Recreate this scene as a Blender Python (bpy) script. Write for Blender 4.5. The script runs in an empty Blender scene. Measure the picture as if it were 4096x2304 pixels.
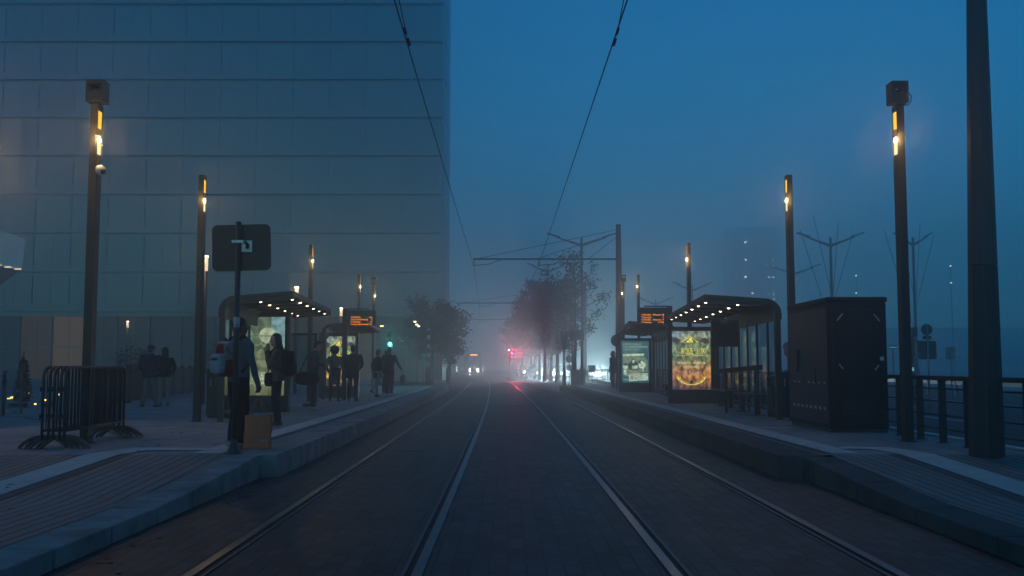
import bpy, math, random
from mathutils import Vector, Matrix, noise, bvhtree
R = math.radians; PI = math.pi; rnd = random.Random(7)
SUN_EL, SKYTINT, SKYS, SUNS, FOG, FOGG, VB, EXPO = 5, (.46, 1.06, .88), .15, .02, .0082, .82, 2, .44
LAMPW = 18; CARW = 24
S = bpy.context.scene; COL = S.collection
F = 3982.2; TH = math.atan(311/F); CZ = 1.4          # focal length in photo pixels, upward tilt, eye height
ct, st = math.cos(TH), math.sin(TH)
def ray(px, py):
    u = (px-2048)/F; v = (1152-py)/F
    return Vector((u, ct-v*st, st+v*ct))
def G(px, py, z=.29):                                  # photo pixel -> point on the level z
    d = ray(px, py); t = (z-CZ)/d.z; return Vector((d.x*t, d.y*t, z))
def AT(px, py, Y):                                     # photo pixel -> point at the distance Y
    d = ray(px, py); t = Y/d.y; return Vector((d.x*t, Y, CZ+d.z*t))
def off(y): return -.0018*y-.00017*y*y if y > 0 else 0.0   # the line of the tracks bends slowly left
# ---------------------------------------------------------------- materials
def nodes(name):
    m = bpy.data.materials.new(name); m.use_nodes = True
    return m, m.node_tree.nodes, m.node_tree.links, m.node_tree.nodes['Principled BSDF']
def ramp(N, c0, c1, p0=.3, p1=.7):
    r = N.new('ShaderNodeValToRGB'); e = r.color_ramp.elements
    e[0].position = p0; e[0].color = (*c0, 1); e[1].position = p1; e[1].color = (*c1, 1); return r
def mat(name, col, rough=.6, metal=0, var=.25, scale=4, bump=0, bscale=40, spec=.5):
    m, N, L, b = nodes(name)
    tc = N.new('ShaderNodeTexCoord'); nz = N.new('ShaderNodeTexNoise'); nz.inputs['Scale'].default_value = scale; nz.inputs['Detail'].default_value = 6
    L.new(tc.outputs['Object'], nz.inputs['Vector'])
    r = ramp(N, [c*(1-var) for c in col], [min(1, c*(1+var)) for c in col]); L.new(nz.outputs['Fac'], r.inputs['Fac'])
    L.new(r.outputs['Color'], b.inputs['Base Color'])
    rr = N.new('ShaderNodeMapRange'); rr.inputs[3].default_value = rough*.85; rr.inputs[4].default_value = min(1, rough*1.15)
    L.new(nz.outputs['Fac'], rr.inputs[0]); L.new(rr.outputs[0], b.inputs['Roughness'])
    b.inputs['Metallic'].default_value = metal; b.inputs['Specular IOR Level'].default_value = spec
    if bump:
        n2 = N.new('ShaderNodeTexNoise'); n2.inputs['Scale'].default_value = bscale; n2.inputs['Detail'].default_value = 4
        L.new(tc.outputs['Object'], n2.inputs['Vector'])
        bp = N.new('ShaderNodeBump'); bp.inputs['Strength'].default_value = bump; bp.inputs['Distance'].default_value = .02
        L.new(n2.outputs['Fac'], bp.inputs['Height']); L.new(bp.outputs['Normal'], b.inputs['Normal'])
    return m
def emi(name, col, s, base=(.02, .02, .02)):
    m, N, L, b = nodes(name)
    b.inputs['Base Color'].default_value = (*base, 1); b.inputs['Roughness'].default_value = .5
    b.inputs['Emission Color'].default_value = (*col, 1); b.inputs['Emission Strength'].default_value = s; return m
def glassm(name, tint=(.8, .9, .9), refl=.25, ior=1.5):
    m, N, L, b = nodes(name); N.remove(b); o = N['Material Output']
    t = N.new('ShaderNodeBsdfTransparent'); t.inputs[0].default_value = (*tint, 1)
    g = N.new('ShaderNodeBsdfGlossy'); g.inputs['Roughness'].default_value = .02; g.inputs[0].default_value = (.9, .95, .95, 1)
    fr0 = N.new('ShaderNodeFresnel'); fr0.inputs[0].default_value = ior; ge = N.new('ShaderNodeNewGeometry'); fr = N.new('ShaderNodeMath'); fr.operation = 'MULTIPLY'; iv = N.new('ShaderNodeMath'); iv.operation = 'SUBTRACT'; iv.inputs[0].default_value = 1
    L.new(ge.outputs['Backfacing'], iv.inputs[1]); L.new(fr0.outputs[0], fr.inputs[0]); L.new(iv.outputs[0], fr.inputs[1])
    mx = N.new('ShaderNodeMixShader'); L.new(fr.outputs[0], mx.inputs[0]); L.new(t.outputs[0], mx.inputs[1]); L.new(g.outputs[0], mx.inputs[2])
    L.new(mx.outputs[0], o.inputs['Surface']); return m
def paving(name, c0, c1, mort, bw, rh, rough=.65, bump=.5, ms=.008, wear=.35, spec=.3):
    """blocks laid along the line of the tracks; UV is (metres along, metres across)"""
    m, N, L, b = nodes(name)
    uv = N.new('ShaderNodeUVMap'); br = N.new('ShaderNodeTexBrick')
    br.inputs['Scale'].default_value = 1; br.inputs['Brick Width'].default_value = bw; br.inputs['Row Height'].default_value = rh
    br.inputs['Mortar Size'].default_value = ms; br.inputs['Mortar Smooth'].default_value = .3; br.inputs['Bias'].default_value = -.1
    br.inputs['Color1'].default_value = (*c0, 1); br.inputs['Color2'].default_value = (*c1, 1); br.inputs['Mortar'].default_value = (*mort, 1)
    nw = N.new('ShaderNodeTexNoise'); nw.inputs['Scale'].default_value = 3
    L.new(uv.outputs[0], nw.inputs['Vector'])
    mxv = N.new('ShaderNodeMix'); mxv.data_type = 'VECTOR'; mxv.inputs[0].default_value = .012
    L.new(uv.outputs[0], mxv.inputs[4]); L.new(nw.outputs['Color'], mxv.inputs[5]); L.new(mxv.outputs[1], br.inputs['Vector'])
    nz = N.new('ShaderNodeTexNoise'); nz.inputs['Scale'].default_value = .9; nz.inputs['Detail'].default_value = 8; nz.inputs['Roughness'].default_value = .65
    L.new(uv.outputs[0], nz.inputs['Vector'])
    rp = ramp(N, [1-wear]*3, [1+wear]*3, .3, .7); L.new(nz.outputs['Fac'], rp.inputs['Fac'])
    mx = N.new('ShaderNodeMix'); mx.data_type = 'RGBA'; mx.blend_type = 'MULTIPLY'; mx.inputs[0].default_value = 1
    L.new(br.outputs['Color'], mx.inputs[6]); L.new(rp.outputs['Color'], mx.inputs[7]); L.new(mx.outputs[2], b.inputs['Base Color'])
    n2 = N.new('ShaderNodeTexNoise'); n2.inputs['Scale'].default_value = 22; n2.inputs['Detail'].default_value = 5; L.new(uv.outputs[0], n2.inputs['Vector'])
    ad = N.new('ShaderNodeMath'); ad.operation = 'MULTIPLY_ADD'; ad.inputs[1].default_value = .5
    inv = N.new('ShaderNodeMath'); inv.operation = 'SUBTRACT'; inv.inputs[0].default_value = 1; L.new(br.outputs['Fac'], inv.inputs[1])
    L.new(n2.outputs['Fac'], ad.inputs[0]); L.new(inv.outputs[0], ad.inputs[2])
    bp = N.new('ShaderNodeBump'); bp.inputs['Strength'].default_value = bump; bp.inputs['Distance'].default_value = .012
    L.new(ad.outputs[0], bp.inputs['Height']); L.new(bp.outputs['Normal'], b.inputs['Normal'])
    rr = N.new('ShaderNodeMapRange'); rr.inputs[3].default_value = rough-.13; rr.inputs[4].default_value = rough+.13
    L.new(nz.outputs['Fac'], rr.inputs[0]); L.new(rr.outputs[0], b.inputs['Roughness']); b.inputs['Specular IOR Level'].default_value = spec
    return m
# ---------------------------------------------------------------- meshes
TXT = {}
def text_data(s):
    if s not in TXT:
        cu = bpy.data.curves.new('lettering', 'FONT'); cu.body = s; cu.resolution_u = 2; cu.align_x = 'LEFT'
        ob = bpy.data.objects.new('lettering', cu); me = ob.to_mesh()
        vs = [v.co.copy() for v in me.vertices]; fs = [list(p.vertices) for p in me.polygons]
        ob.to_mesh_clear(); bpy.data.objects.remove(ob); bpy.data.curves.remove(cu)
        x0 = min(v.x for v in vs); x1 = max(v.x for v in vs); y1 = max(v.y for v in vs)
        TXT[s] = ([(v.x-x0, v.y) for v in vs], fs, x1-x0, y1)
    return TXT[s]
class MB:
    def __init__(s): s.v = []; s.f = []; s.m = []; s.s = []
    def add(s, vs, fs, m=0, smooth=False):
        o = len(s.v); s.v += [tuple(v) for v in vs]
        for f in fs: s.f.append([i+o for i in f]); s.m.append(m); s.s.append(smooth)
        return s
    def box(s, x0, x1, y0, y1, z0, z1, m=0):
        v = [(x, y, z) for z in (z0, z1) for y in (y0, y1) for x in (x0, x1)]
        return s.add(v, [(0, 2, 3, 1), (4, 5, 7, 6), (0, 1, 5, 4), (2, 6, 7, 3), (0, 4, 6, 2), (1, 3, 7, 5)], m)
    def obox(s, c, sx, sy, sz, M=None, m=0):
        o = len(s.v); s.box(-sx/2, sx/2, -sy/2, sy/2, -sz/2, sz/2, m)
        for i in range(o, len(s.v)):
            p = Vector(s.v[i]); p = M @ p if M else p; s.v[i] = tuple(p+Vector(c))
        return s
    def bar(s, a, b, w, h=None, m=0, up=(0, 0, 1)):
        a = Vector(a); b = Vector(b); d = (b-a); l = d.length; d.normalize(); u = Vector(up)
        if abs(d.dot(u)) > .98: u = Vector((0, 1, 0))
        x = d.cross(u).normalized(); u = x.cross(d)
        return s.obox((a+b)/2, w, l, h or w, Matrix((x, d, u)).transposed(), m)
    def rings(s, rs, m=0, smooth=True, caps=True, closed=True):
        n = len(rs[0]); vs = [p for r in rs for p in r]; fs = []
        for i in range(len(rs)-1):
            for j in range(n if closed else n-1):
                k = (j+1) % n; fs.append((i*n+j, i*n+k, (i+1)*n+k, (i+1)*n+j))
        if caps and closed: fs += [tuple(range(n))[::-1], tuple(range((len(rs)-1)*n, len(rs)*n))]
        return s.add(vs, fs, m, smooth)
    def tube(s, pts, r, n=8, m=0, smooth=True):
        pts = [Vector(p) for p in pts]; rs = []; k = len(pts); x = None
        for i, p in enumerate(pts):
            d = (pts[min(i+1, k-1)]-pts[max(i-1, 0)]).normalized()
            if x is None: x = d.orthogonal().normalized()
            x = (x-d*x.dot(d)).normalized(); y = d.cross(x); q = r[i] if isinstance(r, (list, tuple)) else r
            rs.append([p+(x*math.cos(a)+y*math.sin(a))*q for a in [2*PI*j/n for j in range(n)]])
        return s.rings(rs, m, smooth)
    def cap(s, a, b, r0, r1, m=0, n=12):
        a = Vector(a); b = Vector(b); d = (b-a).normalized() if (b-a).length > 1e-6 else Vector((0, 0, 1))
        x = d.orthogonal().normalized(); y = d.cross(x); rs = []
        L = [(a, -r0*math.cos(t), r0*math.sin(t)) for t in (.25, .7, 1.2)]+[(a, 0, r0), (b, 0, r1)]+[(b, r1*math.cos(t), r1*math.sin(t)) for t in (1.2, .7, .25)]
        for c, h, r in L: rs.append([c+d*h+(x*math.cos(q)+y*math.sin(q))*r for q in [2*PI*j/n for j in range(n)]])
        return s.rings(rs, m, True)
    def ell(s, c, r, m=0, nu=16, nv=10, M=None, fn=None):
        c = Vector(c); rs = []
        for i in range(1, nv):
            t = PI*i/nv; q = []
            for j in range(nu):
                a = 2*PI*j/nu; d = Vector((math.sin(t)*math.cos(a), math.sin(t)*math.sin(a), -math.cos(t)))
                k = fn(d) if fn else 1
                p = Vector((d.x*r[0]*k, d.y*r[1]*k, d.z*r[2]*k)); p = M @ p if M else p; q.append(c+p)
            rs.append(q)
        return s.rings(rs, m, True)
    def prism(s, poly, p0, ex, ey, ez, m=0, smooth=False):
        """poly (a, b) in the plane p0 + a*ex + b*ey, pushed along ez"""
        p0 = Vector(p0); ex = Vector(ex); ey = Vector(ey); ez = Vector(ez); n = len(poly)
        A = [p0+ex*a+ey*b for a, b in poly]; B = [p+ez for p in A]
        fs = [tuple(range(n))[::-1], tuple(range(n, 2*n))]+[(i, (i+1) % n, n+(i+1) % n, n+i) for i in range(n)]
        return s.add(A+B, fs, m, smooth)
    def text(s, t, o, ex, ey, size, xs=1, align='L', m=0, width=None):
        P, fs, w, h = text_data(t); sx = size*xs
        if width: sx = width/w
        dx = {'L': 0, 'C': -w/2, 'R': -w}[align]; o = Vector(o); ex = Vector(ex); ey = Vector(ey)
        return s.add([o+ex*((x+dx)*sx)+ey*(y*size) for x, y in P], fs, m)
    def build(s, name, mats, parent=None, loc=None, bevel=0, seg=2, rot=None):
        me = bpy.data.meshes.new(name); me.from_pydata(s.v, [], s.f); mats = mats if isinstance(mats, (list, tuple)) else [mats]
        for k in mats: me.materials.append(k)
        me.polygons.foreach_set('material_index', s.m); me.polygons.foreach_set('use_smooth', s.s); me.update()
        o = bpy.data.objects.new(name, me); COL.objects.link(o)
        if parent: o.parent = parent
        if loc: o.location = loc
        if rot: o.rotation_euler = rot
        if bevel:
            b = o.modifiers.new('bevel', 'BEVEL'); b.width = bevel; b.segments = seg; b.limit_method = 'ANGLE'; b.angle_limit = R(40)
        return o
def tag(o, label=None, cat=None, group=None, kind=None):
    if label: o['label'] = label
    if cat: o['category'] = cat
    if group: o['group'] = group
    if kind: o['kind'] = kind
    return o
def thing(name, label, cat, loc=(0, 0, 0), rot=0, group=None):
    o = bpy.data.objects.new(name, None); COL.objects.link(o); o.location = loc; o.rotation_euler = (0, 0, rot); o.empty_display_size = .2
    return tag(o, label, cat, group)
def dup(o, loc, rot=None, label=None, scale=None, parent=None):
    c = o.copy(); COL.objects.link(c)
    if parent: c.parent = parent
    else:
        c.location = loc
        if rot is not None: c.rotation_euler = (0, 0, rot)
        if label: c['label'] = label
        if scale: c.scale = scale
    for ch in list(o.children): dup(ch, None, parent=c)
    return c
def lamp(name, loc, col, w, r=.05, parent=None, spot=None):
    l = bpy.data.lights.new(name, 'SPOT' if spot else 'POINT'); l.color = col; l.energy = w; l.shadow_soft_size = r
    o = bpy.data.objects.new(name, l); COL.objects.link(o); o.location = loc
    if spot: l.spot_size = R(spot[0]); l.spot_blend = .4; o.rotation_euler = spot[1]
    if parent: o.parent = parent
    return o
def sheet(name, rows, m, kind='structure', bevel=0):
    """rows: list over y of points across; UV = (along, across)"""
    me = bpy.data.meshes.new(name); n = len(rows[0]); vs = [p for r in rows for p in r]; fs = []
    for i in range(len(rows)-1):
        for j in range(n-1): fs.append((i*n+j, i*n+j+1, (i+1)*n+j+1, (i+1)*n+j))
    me.from_pydata(vs, [], fs); me.materials.append(m); uv = me.uv_layers.new(name='UVMap')
    for l in me.loops:
        v = me.vertices[l.vertex_index].co; uv.data[l.index].uv = (v.y, v.x-off(v.y)+.6*v.z)
    me.update(); o = bpy.data.objects.new(name, me); COL.objects.link(o); o['kind'] = kind; return o
# ---------------------------------------------------------------- palette
STEEL = mat('dark_steel', (.012, .014, .017), .5, .2, var=.2, scale=6, bump=.05)
STEEL2 = mat('grey_steel', (.035, .04, .045), .5, .3, var=.2, scale=6)
GALV = mat('galvanised_steel', (.22, .24, .25), .45, .7, var=.2, scale=8)
PLAST = mat('black_plastic', (.012, .013, .015), .5, 0, var=.2)
WHITEP = mat('white_plastic', (.6, .6, .58), .35, 0, var=.08)
RUBBER = mat('dark_rubber', (.02, .02, .02), .8, 0)
GLASS = glassm('shelter_glass', (.80, .88, .88), ior=1.55)
PANE = glassm('clear_pane', (.9, .93, .93), ior=1.4)
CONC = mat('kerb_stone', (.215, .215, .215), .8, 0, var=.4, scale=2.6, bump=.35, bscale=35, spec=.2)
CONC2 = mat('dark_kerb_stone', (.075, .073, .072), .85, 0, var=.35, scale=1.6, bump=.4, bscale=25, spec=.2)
STRIP = mat('guide_stone', (.48, .48, .47), .8, 0, var=.15, scale=3, bump=.25, bscale=50, spec=.2)
ASPH = mat('asphalt', (.045, .045, .047), .8, 0, var=.3, scale=1.5, bump=.4, bscale=60, spec=.25)
EMW = (1, .74, .36)
# ================================================================ setting
SETT = paving('track_setts', (.010, .010, .011), (.058, .056, .056), (.0015, .0015, .002), .26, .128, spec=.28, rough=.55, bump=1.0, ms=.009)
PAVE = paving('platform_paving', (.205, .22, .24), (.265, .28, .30), (.05, .052, .056), .6, .30, rough=.7, bump=.35, ms=.006, wear=.25)
PLANK = paving('ribbed_paving', (.155, .158, .165), (.20, .20, .20), (.032, .032, .034), 2.4, .125, rough=.7, bump=.6, ms=.012, wear=.25)
YS = [-25, 0, 4, 8, 9.3]+[9.3+3.3*i/6 for i in range(1, 7)]+list(range(14, 60, 3))+list(range(60, 330, 9))
def zl(y): return .14 if y < 9.3 else min(.29, .14+.15*(y-9.3)/3.3)
g = MB(); g.add([(-290, -55, -.03), (290, -55, -.03), (290, 390, -.03), (-290, 390, -.03)], [(0, 1, 2, 3)])
tag(g.build('ground', ASPH), kind='structure')
sheet('track_bed', [[(x+off(y), y, 0) for x in (-8.2, -4, -2, 0, 2, 4, 6.55)] for y in YS], SETT)
# left: low kerb and ribbed pavement near the camera, raised platform and plaza beyond
YL = [y for y in YS if y <= 12.7]
sheet('pavement_left', [[(x, y, zl(y)) for x in (-40, -12, -5.3, -3.56)] for y in YL], PLANK)
YP = [12.6]+[y for y in YS if 12.7 < y <= 56]
sheet('platform_left', [[(-40, y, .288), (-12, y, .288), (-3.46+off(y), y, .288)] for y in YP], PAVE)
YB = [56]+[y for y in YS if y > 56]
sheet('plaza', [[(-90, y, .2), (-12, y, .2), (-8.1+off(y), y, .2)] for y in YB], PAVE)
sheet('pavement_right', [[(x, y, zl(y)) for x in (3.99, 5.3, 6.6)] for y in YL], PLANK)
sheet('platform_right', [[(3.93+off(y), y, .288), (5.3, y, .288), (6.6, y, .288)] for y in YP], PAVE)
sheet('road', [[(x, y, .0) for x in (6.75, 9, 14, 26)] for y in YS], ASPH)
sheet('far_pavement', [[(x, y, .09) for x in (26.1, 40, 90)] for y in YS], PAVE)
def kerb(name, x0, x1, ys, z, m, stone=1.0, gap=.019):
    """row of kerb stones; x0 is the face towards the tracks"""
    b = MB(); y = ys[0]
    while y < ys[1]-.05:
        e = min(y+stone, ys[1]); a, c = y+gap, e-gap; fo = off if z is None else (lambda q: 0)
        zz = (lambda q: .29) if z is None else z
        P = []
        for q in (a, c):
            for x in (x0, x1): P.append((x+fo(q), q, -.02))
            for x in (x0, x1): P.append((x+fo(q), q, zz(q)))
        b.add(P, [(0, 2, 3, 1), (4, 5, 7, 6), (0, 4, 6, 2), (1, 3, 7, 5), (2, 6, 7, 3)]); y = e
    return tag(b.build(name, m, bevel=.012), kind='structure')
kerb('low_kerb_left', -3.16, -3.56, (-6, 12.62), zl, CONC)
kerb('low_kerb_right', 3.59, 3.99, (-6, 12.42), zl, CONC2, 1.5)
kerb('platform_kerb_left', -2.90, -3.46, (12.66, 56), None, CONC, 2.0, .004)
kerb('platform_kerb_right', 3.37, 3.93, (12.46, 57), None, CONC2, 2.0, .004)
tag(MB().box(6.6, 6.75, -20, 200, -.03, .30).build('road_kerb', CONC), kind='structure')
tag(MB().box(25.9, 26.1, -20, 300, -.03, .12).build('far_kerb', CONC), kind='structure')
def strip(name, pts, w, m, dz=.006):
    """flat band laid on the paving along the points (x, y)"""
    vs = []; fs = []
    for i, p in enumerate(pts):
        a = Vector(pts[max(i-1, 0)]); c = Vector(pts[min(i+1, len(pts)-1)]); d = (c-a).normalized(); n = Vector((d.y, -d.x))
        k = 1.0
        if 0 < i < len(pts)-1:
            d1 = (Vector(p)-a).normalized(); k = 1/max(.5, abs(d1.dot(d)))
        for s in (-1, 1):
            q = Vector(p)+n*s*w/2*k; vs.append((q.x, q.y, zl(q.y)+dz))
    for i in range(len(pts)-1): fs.append((2*i, 2*i+1, 2*i+3, 2*i+2))
    return tag(MB().add(vs, fs).build(name, m), kind='structure')
DARKP = mat('dark_paver', (.085, .085, .09), .75, 0, var=.2, scale=3, bump=.2, spec=.2)
yy = [12.7, 18, 24, 30, 36, 42, 48, 55]
strip('guide_strip_left', [(-3.82+off(y), y) for y in yy], .36, STRIP)
strip('guide_strip_right', [(4.28+off(y), y) for y in yy], .36, STRIP)
strip('dark_strip_left', [(-3.55+off(y), y) for y in yy], .12, DARKP, .004)
strip('dark_strip_right', [(4.02+off(y), y) for y in yy], .12, DARKP, .004)
ya = [-8, 2, 6, 9.3, 11, 12.6]
strip('guide_path_left', [(-5.12, y) for y in ya]+[(-4.95, 13.35), (-4.02, 13.4)], .42, STRIP, .008)
strip('dark_path_left', [(-4.82, y) for y in ya], .12, DARKP, .005)
strip('guide_path_right', [(5.08, y) for y in ya]+[(4.95, 13.5), (4.44, 13.6)], .42, STRIP, .008)
strip('dark_path_right', [(4.78, y) for y in ya], .12, DARKP, .005)
strip('guide_branch_right', [(4.42, 17.9), (5.1, 17.9)], .36, STRIP, .008)
strip('guide_branch_left', [(-4.02, 30), (-5.4, 30)], .3, STRIP, .008)
strip('paver_row_left', [(-5.9, 15.4), (-7.4, 18), (-10.5, 21.5)], .14, DARKP, .004)
strip('paver_row_plaza', [(-7.6, 21), (-13, 22.5), (-22, 24)], .16, DARKP, .004)
WHITEL = mat('white_road_paint', (.6, .6, .58), .6, 0, var=.3, scale=6)
for n, x in (('road_line', 8.66), ('lane_line', 11.4), ('far_road_line', 17.5)):
    b = MB()
    if n == 'lane_line':
        for k in range(30): b.add([(x-.07, k*6-5, .006), (x+.07, k*6-5, .006), (x+.07, k*6-2, .006), (x-.07, k*6-2, .006)], [(0, 1, 2, 3)])
    else: b.add([(x-.08, -20, .006), (x+.08, -20, .006), (x+.08, 220, .006), (x-.08, 220, .006)], [(0, 1, 2, 3)])
    tag(b.build(n, WHITEL), kind='structure')
# rails: bright head, dark groove on the gauge side, thin guard lip
HEAD = mat('polished_rail', (.09, .10, .115), .34, 1.0, var=.1, scale=3)
LIP = mat('guard_lip', (.10, .105, .11), .5, 1.0, var=.2, scale=3)
GROOVE = mat('dark_groove', (.012, .012, .012), .85, 0)
RL = 'rails of the two tram tracks'
for x, s, lab in ((-2.13, 1, 'leftmost steel tram rail, beside the platform with the waiting people'), (-.615, -1, 'right-hand rail of the left track, curving out to the oncoming tram'),
                  (1.115, 1, 'left-hand rail of the right track, just right of the middle setts'), (2.62, -1, 'rightmost steel tram rail, next to the platform with the circus poster')):
    t = thing('tram_rail', lab, 'rail', group=RL)
    for nm, a, c, z, m in (('rail_head', -.036, .036, .014, HEAD), ('rail_groove', .036, .082, .003, GROOVE), ('guard_lip', .082, .106, .012, LIP)):
        b = MB(); rs = []
        for y in [-20]+[y for y in range(-2, 200, 2)]:
            o = off(y)+x; rs.append([(o+s*a, y, -.01), (o+s*a, y, z), (o+s*c, y, z), (o+s*c, y, -.01)])
        b.rings(rs if s > 0 else [r[::-1] for r in rs], 0, False, False); b.build(nm, m, t, bevel=0)
# small things on the ground: drains, a few wet leaves by the kerbs
IRON = mat('cast_iron', (.05, .05, .05), .5, .6, var=.3, scale=20, bump=.3)
for px, py, w_, lab in ((2045, 1621, .9, 'narrow cross drain between the tracks, far'), (2205, 1594, .3, 'small pale cover in the right track, far'), (1640, 1800, .4, 'thin metal drain in the left track')):
    p = G(px, py, 0); t = thing('drain_cover', lab, 'drain', (p.x, p.y, .004), 0, 'drain covers in the track bed'); D = .34 if py > 1900 else .16
    MB().box(-w_/2, w_/2, -D/2, D/2, -.003, .004).build('frame', IRON, t); b = MB(); n = 6
    for k in range(n): b.box(-w_/2+.03, w_/2-.03, -D/2+.02+k*(D-.04)/n, -D/2+.02+(k+.55)*(D-.04)/n, .0045, .007)
    b.build('grate', GALV, t)
b = MB(); q = random.Random(4)
for k in range(420):
    if q.random() < .5: x = -2.93-q.random()**2*-.5; y = q.uniform(6, 40); z = .006
    else: x = q.choice((-3.0, 3.4))+q.uniform(-2.4, 1.2) if q.random() < .3 else q.uniform(-9, -3.2); y = q.uniform(8, 40); z = zl(y)+.012 if x < -3.2 or x > 4 else .008
    if x < -2.0 and x > -2.89: z = .006
    r = q.uniform(.02, .045); a = q.random()*6.3; c_, s_ = math.cos(a)*r, math.sin(a)*r; x += off(y)
    b.add([(x-c_, y-s_, z), (x+s_*.6, y-c_*.6, z+.006), (x+c_, y+s_, z+.002), (x-s_*.6, y+c_*.6, z+.008)], [(0, 1, 2, 3)])
tag(b.build('fallen_leaves', mat('wet_leaf', (.06, .038, .018), .55, 0, var=.6, scale=2)), kind='stuff')
# ---------------------------------------------------------------- camera, sky, air
cam = bpy.data.cameras.new('camera'); co = bpy.data.objects.new('camera', cam); COL.objects.link(co)
cam.lens = 35; cam.sensor_width = 36; cam.clip_end = 2000; cam.clip_start = .05
co.location = (0, 0, CZ); co.rotation_euler = (PI/2+TH, 0, 0); S.camera = co
S.view_settings.view_transform = 'Standard'; S.view_settings.look = 'None'; S.view_settings.gamma = 1
S.view_settings.exposure = EXPO
w = bpy.data.worlds.new('World'); S.world = w; w.use_nodes = True; N = w.node_tree.nodes; L = w.node_tree.links
bg = N['Background']; sky = N.new('ShaderNodeTexSky'); sky.sky_type = 'NISHITA'; sky.sun_disc = False
SE, SR = R(SUN_EL), R(200); sky.sun_elevation = SE; sky.sun_rotation = SR; sky.ozone_density = 6; sky.air_density = 1; sky.dust_density = .3
tint = N.new('ShaderNodeMix'); tint.data_type = 'RGBA'; tint.blend_type = 'MULTIPLY'; tint.inputs[0].default_value = 1; tint.inputs[7].default_value = (*SKYTINT, 1)
L.new(sky.outputs[0], tint.inputs[6]); L.new(tint.outputs[2], bg.inputs['Color']); bg.inputs['Strength'].default_value = SKYS
sl = bpy.data.lights.new('sun', 'SUN'); sl.energy = SUNS; sl.angle = R(20); sl.color = (.45, .65, 1)
so = bpy.data.objects.new('sun', sl); COL.objects.link(so); so.rotation_euler = (R(90-8), 0, R(180)-SR)
hm = bpy.data.materials.new('fog'); hm.use_nodes = True; N = hm.node_tree.nodes; L = hm.node_tree.links
N.remove(N['Principled BSDF']); pv = N.new('ShaderNodeVolumePrincipled'); pv.inputs['Density'].default_value = FOG; pv.inputs['Color'].default_value = (.9, .9, .92, 1)
pv.inputs['Anisotropy'].default_value = FOGG; L.new(pv.outputs[0], N['Material Output'].inputs['Volume']); hm.cycles.homogeneous_volume = True
hz = MB().box(-300, 300, -60, 400, -1.2, 49).build('haze', hm); tag(hz, kind='stuff')
S.cycles.volume_bounces = VB; S.cycles.max_bounces = 8; S.cycles.transparent_max_bounces = 16; S.cycles.sample_clamp_indirect = .35; S.cycles.use_adaptive_sampling = False; S.cycles.use_denoising = True; S.cycles.denoiser = "OPENIMAGEDENOISE"; S.cycles.denoising_input_passes = "RGB_ALBEDO_NORMAL"; S.cycles.denoising_prefilter = "ACCURATE"; S.cycles.caustics_reflective = False
# ================================================================ street furniture
AMB = emi('amber_lens', (1, .50, .03), 1.0); WHT = emi('warm_white_lens', (1, .74, .36), 1.0); LED = emi('lamp_led', (1, .80, .45), 18)
def aim(x, y, z): return Vector((x, y, z)).to_track_quat('-Z', 'Y').to_euler()
def platform_lamp(x, y, side, top, label, boxed=False, dome=False, cable=False, w=LAMPW):
    """rectangular steel post; side = +1 when its lenses look towards +x"""
    t = thing('platform_lamp', label, 'lamp', (x, y, .288), group='square lamp posts along the platforms')
    H = top-.288; h = .058; k = .092
    b = MB(); b.box(-.09, .09, -.12, .12, 0, .012); b.box(-h, h, -k, k, .0, H-.85)
    # hollowed head: solid back, lens side cut by two windows
    s = side; xa, xb = sorted((-s*h, s*(h-.022)))
    b.box(xa, xb, -k, k, H-.85, H); xo, xi = sorted((s*(h-.022), s*h))
    for z0, z1 in ((H-.85, H-.745), (H-.475, H-.36), (H-.09, H)): b.box(xo, xi, -k, k, z0, z1)
    for ya, yb in ((-k, -k+.012), (k-.012, k)): b.box(xo, xi, ya, yb, H-.745, H-.09)
    b.build('post', STEEL, t, bevel=.004)
    def lens(n, z0, z1, m):
        c = MB(); xm = s*(h-.017); c.add([(xm, -k+.013, z0), (xm, k-.013, z0), (xm, k-.013, z1), (xm, -k+.013, z1)], [(0, 1, 2, 3)]); c.build(n, m, t)
    lens('amber_lens', H-.359, H-.091, AMB); lens('white_lens', H-.744, H-.476, WHT)
    MB().ell((s*(h+.0), -.02, H-.525), (.012, .052, .045), 0).build('lamp_bulb', LED, t)
    lamp('lamp_glow', (s*(h+.04), -k-.05, H-.52), (1, .60, .22), w, .04, t)
    if boxed:
        c = MB(); B = .125; z0 = H+.03; z1 = H+.36
        c.tube([(0, 0, H-.01), (0, 0, z0+.02)], .035)
        for a in ((-B, -B+.03), (B-.03, B)): c.box(a[0], a[1], -B, B, z0, z1)
        c.box(-B+.03, B-.03, -B, B, z0, z0+.15); c.box(-B+.03, B-.03, -B, B, z1-.06, z1); c.box(-.09, -.03, -.02, B, z0+.15, z1-.06)
        c.build('loudspeaker_box', STEEL, t, bevel=.004)
        MB().ell((.02, -.03, z0+.15), (.075, .075, .075)).build('camera_dome', PLAST, t)
        if cable:
            MB().tube([(B-.02, 0, z1-.14), (B+.04, 0, z1-.15), (B+.085, 0, z0+.13), (B+.075, 0, z0+.04), (B+.03, 0, z0-.01), (.06, 0, z0-.02)], .008).build('cable', STEEL, t)
    if dome:
        c = MB(); c.tube([(h-.01, -.03, H-.98), (h+.05, -.03, H-.98)], [.075, .08], 16); c.ell((h+.05, -.03, H-.98), (.05, .08, .08)); c.build('camera_housing', WHITEP, t)
        MB().ell((h+.085, -.06, H-1.0), (.045, .045, .045)).build('camera_lens', PLAST, t)
    return t
def lampat(px, base, ptop, side, label, Y=None, **k):
    p = G(px, base) if Y is None else Vector((AT(px, 1463, Y).x, Y, 0)); top = AT(px, ptop, p.y).z
    return platform_lamp(p.x, p.y, side, top, label, **k)
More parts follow.
